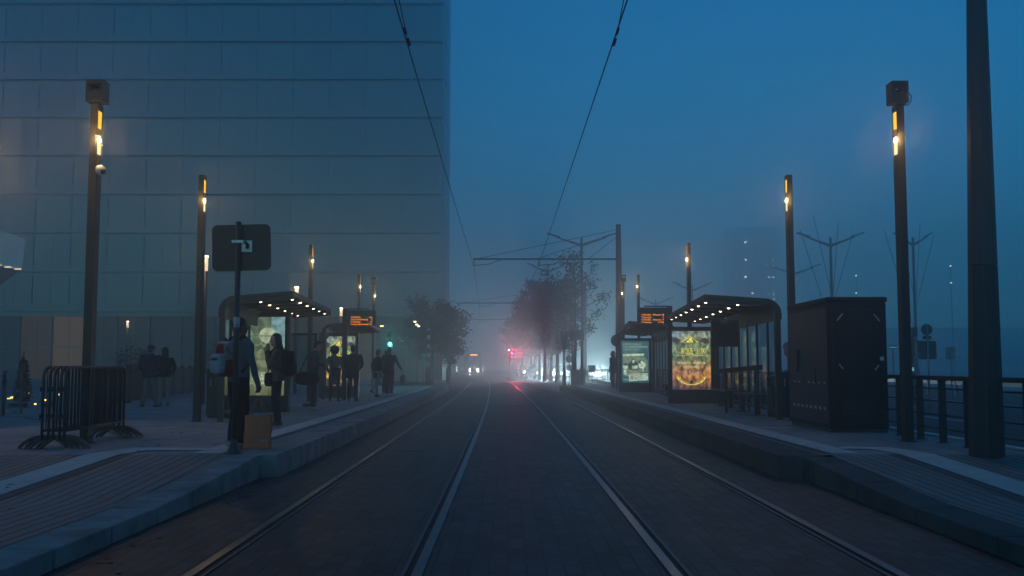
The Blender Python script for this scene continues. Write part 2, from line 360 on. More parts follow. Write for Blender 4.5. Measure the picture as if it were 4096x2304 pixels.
lampat(344, 1772, 421, 1, 'tall black lamp post in front of the crowd barriers, with camera box and white dome', boxed=True, dome=True)
lampat(787, 1686, 702, 1, 'black lamp post between the barriers and the rectangular sign seen from behind')
lampat(1238, 0, 979, 1, 'black lamp post rising behind the shelter with the capped figure poster', Y=31.2)
lampat(1433, 0, 1098, 1, 'slim lamp post beside the orange display on the left platform', Y=41.5)
lampat(1492, 0, 1140, 1, 'distant lamp post with a box on top, behind the walking group', Y=47, boxed=True)
lampat(3632, 1766, 425, -1, 'tall black lamp post right of the dark cabinet, with box and looped cable', boxed=True, cable=True)
lampat(3170, 0, 702, -1, 'black lamp post rising behind the dark blue cabinet', Y=20.4)
lampat(2760, 0, 972, -1, 'black lamp post rising behind the roof of the circus poster shelter', Y=31.0)
lampat(2556, 0, 1099, -1, 'slim lamp post left of the right-hand orange display', Y=43.4)
lampat(2495, 0, 1130, -1, 'distant boxed lamp post hugging the overhead wire mast', Y=47.5, boxed=True)
# round-headed lamps of the plaza
TUBE = emi('frosted_tube', (1, .74, .42), .85); TUBET = emi('lamp_ring', (1, .9, .72), 7)
def plaza_lamp(x, y, top, label, w=None):
    t = thing('plaza_lamp', label, 'lamp', (x, y, .2), group='round lamps of the plaza'); H = top-.2
    b = MB(); b.tube([(0, 0, 0), (0, 0, .03)], .13, 16); b.tube([(0, 0, 0), (0, 0, H-.46)], .075, 14); b.build('pole', STEEL2, t)
    MB().tube([(0, 0, H-.46), (0, 0, H-.05)], [.075, .082], 16).build('lamp_tube', TUBE, t)
    MB().tube([(0, 0, H-.05), (0, 0, H-.012)], .084, 16).build('lamp_ring', TUBET, t)
    MB().tube([(0, 0, H-.012), (0, 0, H)], .088, 16).build('lamp_cap', STEEL2, t)
    lamp('lamp_glow', (.0, -.14, H-.1), (1, .58, .22), w or LAMPW*.8, .05, t)
for px, py, Y, lab in ((822, 1022, 29, 'round lit lamp on a grey pole just right of the second black lamp post'), (1187, 1147, 40, 'round lamp glowing above the roof of the first left shelter'),
                       (1365, 1231, 54.5, 'round lit lamp left of the left orange display'), (-70, 640, 17.5, 'round plaza lamp just outside the left edge, glowing into the fog'),
                       (511, 1284, 70, 'small round lamp glowing alone before the ground floor of the big building')):
    p = AT(px, py, Y); plaza_lamp(p.x, Y, p.z, lab, LAMPW*(3.5 if px < 0 else .6))
# ---------------------------------------------------------------- crowd barriers, stacked side by side
def barrier():
    t = thing('crowd_barrier', '', 'barrier', group='crowd barriers stacked by the lamp post'); Lb = 2.3
    b = MB(); P = []
    for a in range(7): P.append((0, .12-.12*math.cos(a*PI/12), 0))
    fr = [(0, 0, .12)]+[(0, .14-.14*math.cos(a*PI/12), .95+.14*math.sin(a*PI/12)) for a in range(7)]+[(0, Lb-.14+.14*math.sin(a*PI/12), .95+.14*math.cos(a*PI/12)) for a in range(7)]+[(0, Lb, .12)]
    b.tube(fr, .021, 8); b.tube([(0, 0, .24), (0, Lb, .24)], .017); b.build('frame', GALVD, t)
    b = MB()
    for i in range(1, 19): b.tube([(0, i*Lb/19, .24), (0, i*Lb/19, 1.085)], .008, 6)
    b.build('bars', GALVD, t)
    for y in (.02, Lb-.12):
        b = MB(); n = 12; rs = []
        for i in range(n+1):
            x = -.32+.64*i/n; z = .15*(1-abs(x/.32)**2.2)
            rs.append([(x, y, z+.035), (x, y+.1, z+.035), (x, y+.1, z), (x, y, z)])
        b.rings(rs, 0, False); b.build('foot', GALVD, t, bevel=.004)
    for z in (.42, .78): MB().tube([(0, -.01, z), (0, -.075, z), (0, -.08, z+.05)], .014).build('hook', GALVD, t)
    return t
GALVD = mat('weathered_zinc', (.035, .042, .045), .5, .5, var=.25, scale=8)
br0 = barrier()
for k, lab in enumerate(('grey crowd barrier nearest the tracks in the stack', 'crowd barrier second from the tracks in the stack', 'middle crowd barrier of the stack of five', 'crowd barrier second from the plaza side of the stack', 'crowd barrier on the plaza side of the stack, leftmost')):
    o = br0 if k == 0 else dup(br0, (0, 0, 0)); o.location = (-6.0-.075*k, 13.45+.03*(k % 2), .288); o.rotation_euler = (0, 0, R(2.5)); o['label'] = lab
# ---------------------------------------------------------------- sign seen from behind
SIGNB = mat('sign_back', (.018, .020, .024), .5, .2, var=.2, scale=3)
t = thing('road_sign', 'large rounded rectangular sign seen from behind on a grey post with flared foot', 'sign', (-3.52, 12.72, .288))
b = MB(); b.tube([(0, 0, .1), (0, 0, 2.96)], .036, 14); b.build('post', STEEL2, t)
MB().tube([(0, 0, 0), (0, 0, .02), (0, 0, .1), (0, 0, .19)], [.115, .095, .055, .038], 16).build('foot', STEEL2, t)
def rrect(w, h, r, n=5):
    P = []
    for cx, cy, a0 in ((w-r, h-r, 0), (r, h-r, 90), (r, r, 180), (w-r, r, 270)): P += [(cx+r*math.cos(R(a0+90*i/n)), cy+r*math.sin(R(a0+90*i/n))) for i in range(n+1)]
    return P
pl = MB().prism(rrect(.745, .6, .07), (-.25, .055, 2.33), (1, 0, .0), (0, 0, 1), (0, .012, 0)); pl.build('sign_plate', SIGNB, t, rot=(0, R(-2), R(4)))
MB().prism(rrect(.70, .555, .05), (-.228, .05, 2.352), (1, 0, .0), (0, 0, 1), (0, .008, 0)).build('stiffening_rim', PLAST, t, rot=(0, R(-2), R(4)))
c = MB(); c.box(-.075, .075, -.045, .052, 2.685, 2.72); c.box(.03, .17, .02, .05, 2.575, 2.72); c.build('bracket', mat('bracket_metal', (.45, .5, .52), .4, .5, var=.25, scale=20), t)
MB().tube([(.08, .03, 2.70), (.12, .0, 2.66), (.11, .0, 2.61)], .022).build('bolt', STEEL, t)
MB().tube([(0, 0, 1.60), (0, 0, 1.73)], .0385, 14).build('reflective_band', mat('reflective_band', (.42, .45, .5), .4, 0, var=.2), t)
# ---------------------------------------------------------------- overhead line masts and wires
MAST = mat('mast_paint', (.030, .038, .046), .5, .2, var=.2, scale=2)
MAST2 = mat('mast_paint_lower', (.016, .020, .026), .5, .2, var=.25, scale=2)
WIRE = mat('dark_wire', (.006, .007, .008), .9, 0, spec=.05)
def ohl(x, y, tipx, lab, r0=.21, r1=.125, arms=(-1.37, 1.865), z=6.75, top=8.5):
    t = thing('overhead_mast', lab, 'mast', (x, y, .25), group='masts of the overhead line'); zb = .25
    def sec(h): return r0+(r1-r0)*h/(top-zb)
    def ring(h): return [(sec(h)*math.cos(PI/8+PI/4*i)*1.05, sec(h)*math.sin(PI/8+PI/4*i)*1.05, h) for i in range(8)]
    MB().rings([ring(0), ring(2.4)], 0, False).build('mast_base', MAST2, t, bevel=.012)
    MB().rings([ring(2.402), ring(top-zb)], 0, False).build('mast_shaft', MAST, t, bevel=.01)
    L = tipx-x
    MB().tube([(0, 0, z-zb), (L, 0, z-zb)], .045, 8).build('crossbar', MAST, t)
    for a, h in ((L+.35, 8.25), (L*.55, 8.1), (L*.2, 7.95)): MB().tube([(0, 0, h-zb), (a, 0, z-zb+.05)], .012, 5).build('stay_wire', WIRE, t)
    for a in arms:
        d = a+off(y)-x; b = MB(); b.tube([(d, 0, z-zb), (d-.03, 0, 6.38-zb)], .022, 6); b.tube([(d-.03, 0, 6.42-zb), (d+.75, 0, 6.5-zb), (d+1.3, 0, z-zb-.04)], .02, 6)
        b.build('steady_arm', MAST, t)
    return t
ohl(5.88, 12.45, -1.9, 'thick tapered dark mast at the right edge, in front of the railing', .20, .082).rotation_euler = (0, R(.8), 0)
ohl(5.36, 49.8, -1.95, 'slender overhead wire mast with crossbar behind the right-hand shelters')
ohl(6.2, 85, -4.6, 'faint overhead crossbar of the mast behind the trees', .2)
ohl(6.0, 115, -6.2, 'faintest overhead mast far down the line in fog', .2)
for c, lab, xs in ((-1.37, 'overhead contact wire above the left track', (-1.62, -1.60, -1.62)), (1.865, 'overhead contact wire above the right track', (1.62, 1.58, 1.60))):
    t = thing('contact_wire', lab, 'overhead wire', group='wires above the two tracks'); P = []
    for y, z, dx in ((-20, 6.4, 0), (12.45, 6.38, 0), (30, 6.37, .0), (49.8, 6.38, 0), (85, 6.38, 0), (115, 6.38, 0), (190, 6.4, 0)):
        base = -1.6 if c < 0 else 1.58
        x = base if y < 30 else c+off(y)-.03
        if y == 30: x = base*.5+.5*(c+off(49.8)-.03)
        P.append((x, y, z))
    MB().tube(P, .0105, 6).build('lower_wire', WIRE, t)
    x = P[1][0]; k = AT(1617 if c < 0 else 2486, 118 if c < 0 else 95, 14.6)
    MB().tube([(x+.11*(1 if c < 0 else -1), 9.6, 6.68), (x+.06*(1 if c < 0 else -1), 12.45, 6.5), (x+.005, 14.75, 6.385)], .007, 6).build('upper_wire', WIRE, t)
    MB().tube([(x, 14.45, 6.40), (x, 14.62, 6.385)], .022, 8).build('wire_clamp', WIRE, t); MB().tube([(x, 14.9, 6.385), (x, 15.15, 6.38)], .028, 8).build('wire_clamp', WIRE, t)
# ---------------------------------------------------------------- railing behind the right platform
def railing(x, y0, y1, lab, n, sp, skip=()):
    t = thing('railing', lab, 'railing', (x, y0, .288)); L = y1-y0
    MB().box(-.055, .055, -.05, L+.05, .90, .965).build('top_rail', STEEL, t, bevel=.006)
    for z in (.20, .40, .60, .78): MB().tube([(0, 0, z), (0, L, z)], .012, 6).build('rail', STEEL, t)
    for i in range(n):
        y = i*sp; b = MB(); b.box(-.052, .052, y-.012, y+.012, 0, .9); b.box(-.075, .075, y-.05, y+.05, 0, .01); b.build('railing_post', STEEL, t)
railing(6.23, 8.9, 19.4, 'black steel railing with thin rods behind the thick mast and the lamp post', 14, .8)
railing(6.42, 33.0, 57, 'distant railing behind the farther right-hand shelter', 16, 1.6)
railing(6.48, 20.2, 32.2, 'railing running behind the glass of the nearer right-hand shelter', 16, .8)
# ---------------------------------------------------------------- the dark cabinet
CAB = mat('dark_blue_paint', (.006, .009, .013), .6, 0, var=.3, scale=1.5, bump=.05, spec=.15)
CABL = mat('blue_cabinet_side', (.010, .022, .036), .5, 0, var=.4, scale=1.3, bump=.06, spec=.25)
PALE = mat('pale_reflective_tape', (.42, .42, .45), .5, 0, var=.15)
x0, x1, y0, y1 = 5.32, 6.30, 16.75, 19.15
t = thing('technical_cabinet', 'big dark blue cabinet on the right platform with pale corner marks and tape rows', 'cabinet', (x0, y0, .288)); W = x1-x0; D = y1-y0
MB().box(.02, W-.02, .02, D-.02, 0, .06).build('plinth', PLAST, t)
MB().box(0, W, 0, D, .06, 2.18).build('body', CAB, t, bevel=.015)
MB().box(-.025, W+.025, -.025, D+.025, 2.182, 2.27).build('lid', CAB, t, bevel=.03)
MB().box(-.012, -.001, .05, D-.05, .14, 2.1).build('side_door', CABL, t, bevel=.004)
for ya, yb, z in ((1.75, 1.85, 1.0),): MB().box(-.05, -.0125, ya, yb, z, z+.42).build('door_handle', PLAST, t, bevel=.01)
c = MB()
for (ya, yb, za, zb) in ((.06, .07, .2, 2.05), (W-.07, W-.06, .2, 2.05)): c.box(ya, yb, -.003, -.0005, za, zb)
c.box(.06, W-.06, -.003, -.0005, .19, .2); c.box(.06, W-.06, -.003, -.0005, 2.05, 2.06); c.build('panel_seam', PLAST, t)
for zz in (.45, 1.15, 1.8): MB().tube([(W-.05, -.012, zz), (W-.05, -.012, zz+.09)], .012, 8).build('hinge', STEEL, t)
c = MB()
for i in range(9): c.box(.2, W-.2, -.006, -.0005, .3+.028*i, .314+.028*i)
c.build('vent_slots', PLAST, t)
MB().ell((-.018, .75, .93), (.012, .05, .13)).build('lock_cover', STEEL, t)
c = MB()
for z, n, hh in ((.36, 8, .055), (.80, 7, .035)):
    for i in range(n):
        if z > .5 and i in (4,): continue
        y = .16+i*(D-.3)/n; q = .012
        c.add([(-.0135, y, z), (-.0135, y+.12, z+.01), (-.0135, y+.15, z+hh), (-.0135, y+.03, z+hh)], [(0, 1, 2, 3)])
c.build('dashed_tape', PALE, t)
c = MB()
for i in range(10):
    y = .35+rnd.random()*1.6; z = 1.3+rnd.random()*.55; c.add([(-.0135, y, z), (-.0135, y+.008, z), (-.0135, y+.1, z+.25), (-.0135, y+.09, z+.26)], [(0, 1, 2, 3)])
c.build('scratches', mat('pale_scratch', (.06, .08, .1), .6), t)
for cx, cz, s in ((.2, 1.93, 1), (.82, 1.92, -1), (.2, 1.1, -1), (.8, 1.08, 1)):
    l = .1 if cz > 1.5 else .07
    MB().bar((cx-l*.5, -.003, cz-s*l*.6), (cx+l*.5, -.003, cz+s*l*.6), .022, .006, up=(0, 1, 0)).build('corner_mark', PALE, t)
MB().box(.855, .92, -.004, -.001, 1.2, 1.265).build('sticker', mat('sticker', (.5, .6, .65), .5, 0, var=.5, scale=60), t)
# ---------------------------------------------------------------- litter bins
def bin_(x, y, lab, rot=0, w=.46, d=.42, h=1.0):
    t = thing('litter_bin', lab, 'bin', (x, y, .288), rot, 'platform litter bins')
    b = MB(); b.box(-w/2+.03, w/2-.03, -d/2+.03, d/2-.03, 0, .05); b.box(-w/2, w/2, -d/2, d/2, .05, h*.66); b.build('body', STEEL, t, bevel=.012)
    for k in range(4): MB().box(-w/2-.003, w/2+.003, -d/2-.004, d/2+.004, .12+k*.13, .128+k*.13).build('groove_band', PLAST, t)
    b = MB()
    for sx in (-1, 1):
        for sy in (-1, 1): b.box(sx*(w/2-.03)-.03, sx*(w/2-.03)+.03, sy*(d/2-.03)-.03, sy*(d/2-.03)+.03, h*.66, h*.84)
    b.box(-.05, .04, -d/2, d/2, h*.66, h*.84); b.build('opening_posts', STEEL, t)
    b = MB(); b.add([(-w/2, -d/2, h*.84), (w/2, -d/2, h*.84), (w/2, d/2, h*.84), (-w/2, d/2, h*.84), (-w/2, -d/2, h*.88), (w/2+.0, -d/2, h*1.04), (w/2, d/2, h*1.04), (-w/2, d/2, h*.88)],
                    [(3, 2, 1, 0), (4, 5, 6, 7), (0, 1, 5, 4), (1, 2, 6, 5), (2, 3, 7, 6), (3, 0, 4, 7)]); b.build('sloping_lid', STEEL, t, bevel=.008)
p = G(3118, 1668); bin_(p.x+.02, p.y, 'dark litter bin with sloping lid left of the dark blue cabinet')
p = G(866, 1672); bin_(p.x, p.y+.2, 'dark litter bin behind the person with the red and white backpack', PI)
# ---------------------------------------------------------------- shelters
ROOF = mat('shelter_roof', (.030, .033, .032), .5, .3, var=.2, scale=2); SOFF = mat('shelter_soffit', (.055, .055, .047), .6, .1, var=.2, scale=2)
DOT = emi('downlight_glass', (1, .82, .5), 11)
def shelter(lab, NF, NB, FB, FF, nb=7, side=1, z0=.288, zf=2.89, zb=2.78, gp='glass tram shelters', low=True):
    """corners in plan: near front, near back, far back, far front (front = towards the tracks)"""
    o = Vector((NB[0], NB[1], z0)); t = thing('tram_shelter', lab, 'shelter', o, group=gp)
    NF, NB, FB, FF = [Vector((p[0], p[1])) for p in (NF, NB, FB, FF)]
    def P(s, u, z):
        a = NF.lerp(FF, s); c = NB.lerp(FB, s); p = a.lerp(c, u); return Vector((p.x-o.x, p.y-o.y, z-z0))
    prof = [(0, zf), (.35, zf-.04), (.70, zb+.03)]+[(.78+.22*math.sin(a*PI/12), zb-.30+.32*math.cos(a*PI/12)) for a in range(7)]+[(1.0, zb-.42)]
    prof = prof[:3]+prof[3:]
    out = [P(0, u, z) for u, z in prof]; n = len(prof)
    def shell(s0, s1, dz0, dz1, m, nm, k0=0, k1=n, inset=0):
        b = MB(); rs = []
        for s in (s0, s1):
            top = []; bot = []
            for i in range(k0, k1):
                u, z = prof[i]; f = min(1, max(0, (i-2)/6)); un = max(u-.045*f, 0)
                top.append(P(s, u-inset*f, z-dz0*(1-f*.9))); bot.append(P(s, u-dz1*.6*f, z-dz1*(1-f*.9)))
            rs.append(top+bot[::-1])
        b.rings(rs, 0, False); return b.build(nm, m, t)
    shell(0, 1, 0, .07, ROOF, 'roof')
    shell(.004, .996, .075, .10, SOFF, 'soffit', 0, n-3)
    for k in range(nb+1):                                           # ribs that come down the back as posts
        s = k/nb; ds = .0085 if 0 < k < nb else .015; b = MB(); rs = []; pr = prof+[(1.0, 1.2), (1.0, z0)]
        s0 = min(max(s-ds/2, 0), 1-ds)
        for u, z in pr:
            f = min(1, max(0, (pr.index((u, z))-2)/6)); dz = .10+.035
            rs.append([P(s0, u-.015*f, z-.1*(1-f)), P(s0+ds, u-.015*f, z-.1*(1-f)), P(s0+ds, u-(.045 if 0 < k < nb else .09)*f, z-(dz+.03)*(1-f)), P(s0, u-(.045 if 0 < k < nb else .09)*f, z-(dz+.03)*(1-f))])
        b.rings(rs, 0, False); b.build('shelter_rib', ROOF, t)
    for k in range(nb):                                             # back glazing
        s0, s1 = (k+.10)/nb, (k+.90)/nb; q = [P(s0, .975, .50), P(s1, .975, .50), P(s1, .975, zb-.42), P(s0, .975, zb-.42)]
        e = P(s0, .99, .5)-P(s0, .975, .5)
        MB().add(q+[v+e for v in q], [(0, 1, 2, 3), (7, 6, 5, 4), (0, 4, 5, 1), (1, 5, 6, 2), (2, 6, 7, 3), (3, 7, 4, 0)]).build('glass_panel', GLASS, t)
    if low: MB().bar(P(.01, .96, .46), P(.99, .96, .46), .05, .05).build('lower_rail', ROOF, t)
    for u in (.07, .5):                                             # small downlights
        for k in range(nb):
            s = (k+.5)/nb; zz = (zf-.04*u/.35 if u < .35 else zf-.04+(zb+.07-zf)*(u-.35)/.35)-.115
            p = P(s, u, zz); MB().ell(p, (.034, .034, .028), 0, 10, 6).build('downlight', DOT, t)
    return t
A = dict(NF=(4.02, 20.75), NB=(5.60, 20.65), FB=(6.18, 29.75), FF=(4.62, 29.85))
mv = lambda d, dx, dy: {k: (v[0]+dx, v[1]+dy) for k, v in d.items()}
shelter('nearer right-hand shelter with the circus poster at its far end', **A)
shelter('farther right-hand shelter with the teal notice poster', **mv(A, -.12, 12.4))
B = dict(NF=(-4.36, 19.8), NB=(-5.86, 19.85), FB=(-6.45, 26.5), FF=(-4.80, 26.4))
shelter('nearer left-hand shelter behind the woman with long hair', nb=6, **B)
shelter('farther left-hand shelter behind the woman with curly hair', nb=6, **mv(B, -.5, 13.4))
t = thing('glass_screen', 'dark framed glass screen standing between the two left shelters', 'screen', (-5.35, 27.2, .288))
b = MB(); b.box(-.03, .03, -.03, .03, 0, 2.0); b.box(-.75, .03, -.03, .03, 1.94, 2.0); b.box(-.32, .03, -.05, .05, 0.0, .1); b.box(-.78, -.72, -.03, .03, 0, 2.0); b.build('frame', ROOF, t)
MB().box(-.72, -.03, -.006, .006, .3, 1.94).build('glass', GLASS, t)
t = thing('ticket_validator', 'slim ticket post with small violet lights behind the man looking at his phone', 'ticket post', (-6.05, 30.6, .288))
MB().box(-.11, .11, -.08, .08, 0, 1.3).build('body', STEEL2, t, bevel=.02)
MB().box(-.07, .07, -.083, -.081, .62, 1.12).build('screen', emi('dim_screen', (.5, .8, 1), .10), t)
for x in (-.04, .04): MB().box(x-.018, x+.018, -.086, -.084, .9, .93).build('indicator_light', emi('violet_light', (.65, .5, 1), 3), t)
# benches and leaning rails inside the right shelter
def bench(x, y, L, lab, rot=0):
    t = thing('shelter_bench', lab, 'bench', (x, y, .288), rot, 'benches of the shelters')
    MB().box(-.2, .2, 0, L, .42, .47).build('seat', PLAST, t, bevel=.012)
    for yy in (.25, L-.25): b = MB(); b.box(-.05, .05, yy-.04, yy+.04, 0, .42); b.box(-.16, .16, yy-.05, yy+.05, 0, .012); b.build('leg', STEEL, t)
    return t
bench(5.52, 22.3, 2.4, 'near bench in the right shelter, beside the litter bin', R(-3)); bench(5.72, 26.0, 2.2, 'far bench in the right shelter, beside the circus poster', R(-3))
bench(5.7, 35.2, 2.4, 'bench in the farther right-hand shelter', R(-3))
t = thing('leaning_rail', 'dark sloping leaning rail in the right shelter above the benches', 'rail', (5.0, 24.0, .288))
MB().bar((-.02, 0, .98), (.5, -2.0, 1.08), .06, .11).build('rail', PLAST, t, bevel=.01)
for f in (.15, .85): MB().tube([(.5*f, -2*f, 0), (.5*f, -2*f, 1.0)], .03, 8).build('leg', STEEL, t)
t = thing('timetable_case', 'black timetable box hanging under the right shelter roof', 'notice case', (5.3, 24.8, 2.05))
MB().box(-.34, .34, -.06, .06, -.18, .48).build('case', PLAST, t, bevel=.01); MB().box(-.28, .28, -.064, -.061, -.1, .4).build('face', STEEL, t)
# ================================================================ lit posters and displays
ES = 1.35/2**EXPO
def glow_mat(name, stops, noise_s=5, lo=.45, hi=1.5, side=None, detail=6):
    """backlit print: colour bands up the sheet, broken by cloudy texture"""
    m, N, L, b = nodes(name); tc = N.new('ShaderNodeTexCoord'); sp = N.new('ShaderNodeSeparateXYZ'); L.new(tc.outputs['Generated'], sp.inputs[0])
    nz = N.new('ShaderNodeTexNoise'); nz.inputs['Scale'].default_value = noise_s; nz.inputs['Detail'].default_value = detail; nz.inputs['Roughness'].default_value = .6; nz.inputs['Distortion'].default_value = .8
    L.new(tc.outputs['Generated'], nz.inputs['Vector'])
    ma = N.new('ShaderNodeMath'); ma.operation = 'MULTIPLY_ADD'; ma.inputs[1].default_value = .22; L.new(nz.outputs['Fac'], ma.inputs[0])
    sb = N.new('ShaderNodeMath'); sb.operation = 'SUBTRACT'; sb.inputs[1].default_value = .11; L.new(sp.outputs[2], sb.inputs[0]); L.new(sb.outputs[0], ma.inputs[2])
    r = N.new('ShaderNodeValToRGB'); e = r.color_ramp.elements
    while len(e) < len(stops): e.new(.5)
    for k, (p, c) in enumerate(stops): e[k].position = p; e[k].color = (*c, 1)
    L.new(ma.outputs[0], r.inputs['Fac'])
    n2 = N.new('ShaderNodeTexNoise'); n2.inputs['Scale'].default_value = noise_s*2.2; n2.inputs['Detail'].default_value = 8; L.new(tc.outputs['Generated'], n2.inputs['Vector'])
    r2 = ramp(N, [lo]*3, [hi]*3, .35, .68); L.new(n2.outputs['Fac'], r2.inputs['Fac'])
    mx = N.new('ShaderNodeMix'); mx.data_type = 'RGBA'; mx.blend_type = 'MULTIPLY'; mx.inputs[0].default_value = 1
    L.new(r.outputs['Color'], mx.inputs[6]); L.new(r2.outputs['Color'], mx.inputs[7]); out = mx.outputs[2]
    if side:
        r3 = ramp(N, side, (1, 1, 1), .0, .35); L.new(sp.outputs[0], r3.inputs['Fac'])
        m3 = N.new('ShaderNodeMix'); m3.data_type = 'RGBA'; m3.blend_type = 'MULTIPLY'; m3.inputs[0].default_value = 1; L.new(out, m3.inputs[6]); L.new(r3.outputs['Color'], m3.inputs[7]); out = m3.outputs[2]
    b.inputs['Base Color'].default_value = (.03, .03, .03, 1); b.inputs['Roughness'].default_value = .3
    L.new(out, b.inputs['Emission Color']); b.inputs['Emission Strength'].default_value = ES; return m
def ink(name, c):
    m, N, L, b = nodes(name); tc = N.new('ShaderNodeTexCoord'); nz = N.new('ShaderNodeTexNoise'); nz.inputs['Scale'].default_value = 9; nz.inputs['Detail'].default_value = 6
    L.new(tc.outputs['Object'], nz.inputs['Vector']); r = ramp(N, [k*.55 for k in c], [k*1.25 for k in c], .32, .66); L.new(nz.outputs['Fac'], r.inputs['Fac'])
    b.inputs['Base Color'].default_value = (.03, .03, .03, 1); L.new(r.outputs['Color'], b.inputs['Emission Color']); b.inputs['Emission Strength'].default_value = ES; return m
CIRC = glow_mat('circus_print', [(0, (.04, .03, .035)), (.10, (.16, .07, .035)), (.22, (.33, .13, .04)), (.40, (.26, .15, .05)), (.52, (.10, .12, .05)), (.66, (.13, .165, .06)), (.82, (.10, .15, .085)), (.92, (.22, .27, .19)), (1, (.09, .11, .10))], 4.5, .22, 2.1, (.75, .85, 1.5))
TEALP = glow_mat('teal_print', [(0, (.012, .075, .085)), (1, (.018, .09, .105))], 3, .9, 1.15)
CAPP = glow_mat('green_print', [(0, (.10, .10, .045)), (.15, (.13, .15, .07)), (.4, (.10, .125, .06)), (.6, (.06, .085, .04)), (.8, (.075, .11, .06)), (1, (.085, .12, .08))], 3.5, .55, 1.5)
YEL = ink('yellow_ink', (.70, .60, .11)); PALEI = ink('pale_ink', (.55, .66, .48)); GOLD = ink('gold_ink', (.42, .25, .04)); DARKI = ink('dark_ink', (.025, .03, .02)); REDI = ink('red_ink', (.16, .025, .02))
WHITEI = ink('white_ink', (.55, .60, .50)); MINT = ink('mint_ink', (.42, .55, .42)); GREYI = ink('grey_ink', (.16, .20, .14)); TUSK = ink('tusk_ink', (.30, .36, .24)); BLUEI = ink('blue_ink', (.14, .26, .27)); PLUM = ink('plum_ink', (.06, .035, .05))
def light_box(lab, x0, x1, Y, zt, gp='lit poster cases'):
    t = thing('poster_case', lab, 'poster case', (x0, Y, .288), 0, gp); W = x1-x0; H = zt-.288; m = .115; z0 = .40
    b = MB(); b.box(0, W, .0, .2, 0, z0); b.box(0, W, .0, .2, H-.12, H); b.box(0, m, 0, .2, z0, H-.12); b.box(W-m, W, 0, .2, z0, H-.12); b.box(m, W-m, .12, .2, z0, H-.12)
    b.build('case', PLAST, t, bevel=.008)
    w = W-2*m; h = H-.12-z0
    def Q(u, v, k=1): return Vector((m+u*w, .1-.004*k, z0+v*h))
    return t, Q, w, h
EX, EZ = Vector((1, 0, 0)), Vector((0, 0, 1))
def poly(b, Q, pts, k, m): n = len(b.v); return b.add([Q(u, v, k) for u, v in pts], [tuple(range(len(pts)))], m)
def sheet_on(Q, t, m, name='poster'):
    return MB().add([Q(0, 0, 0), Q(1, 0, 0), Q(1, 1, 0), Q(0, 1, 0)], [(0, 1, 2, 3)]).build(name, m, t)
def arc(c, r0, r1, a0, a1, n=24, sy=1.0):
    a = [R(a0+(a1-a0)*i/n) for i in range(n+1)]
    return [(c[0]+r0*math.cos(q), c[1]+r0*sy*math.sin(q)) for q in a], [(c[0]+r1*math.cos(q), c[1]+r1*sy*math.sin(q)) for q in a]
def band(b, Q, c, r0, r1, a0, a1, k, m, sy=1.0, wob=0):
    A_, B_ = arc(c, r0, r1, a0, a1, 24, sy)
    for i in range(24): poly(b, Q, [A_[i], B_[i], B_[i+1], A_[i+1]], k, m)
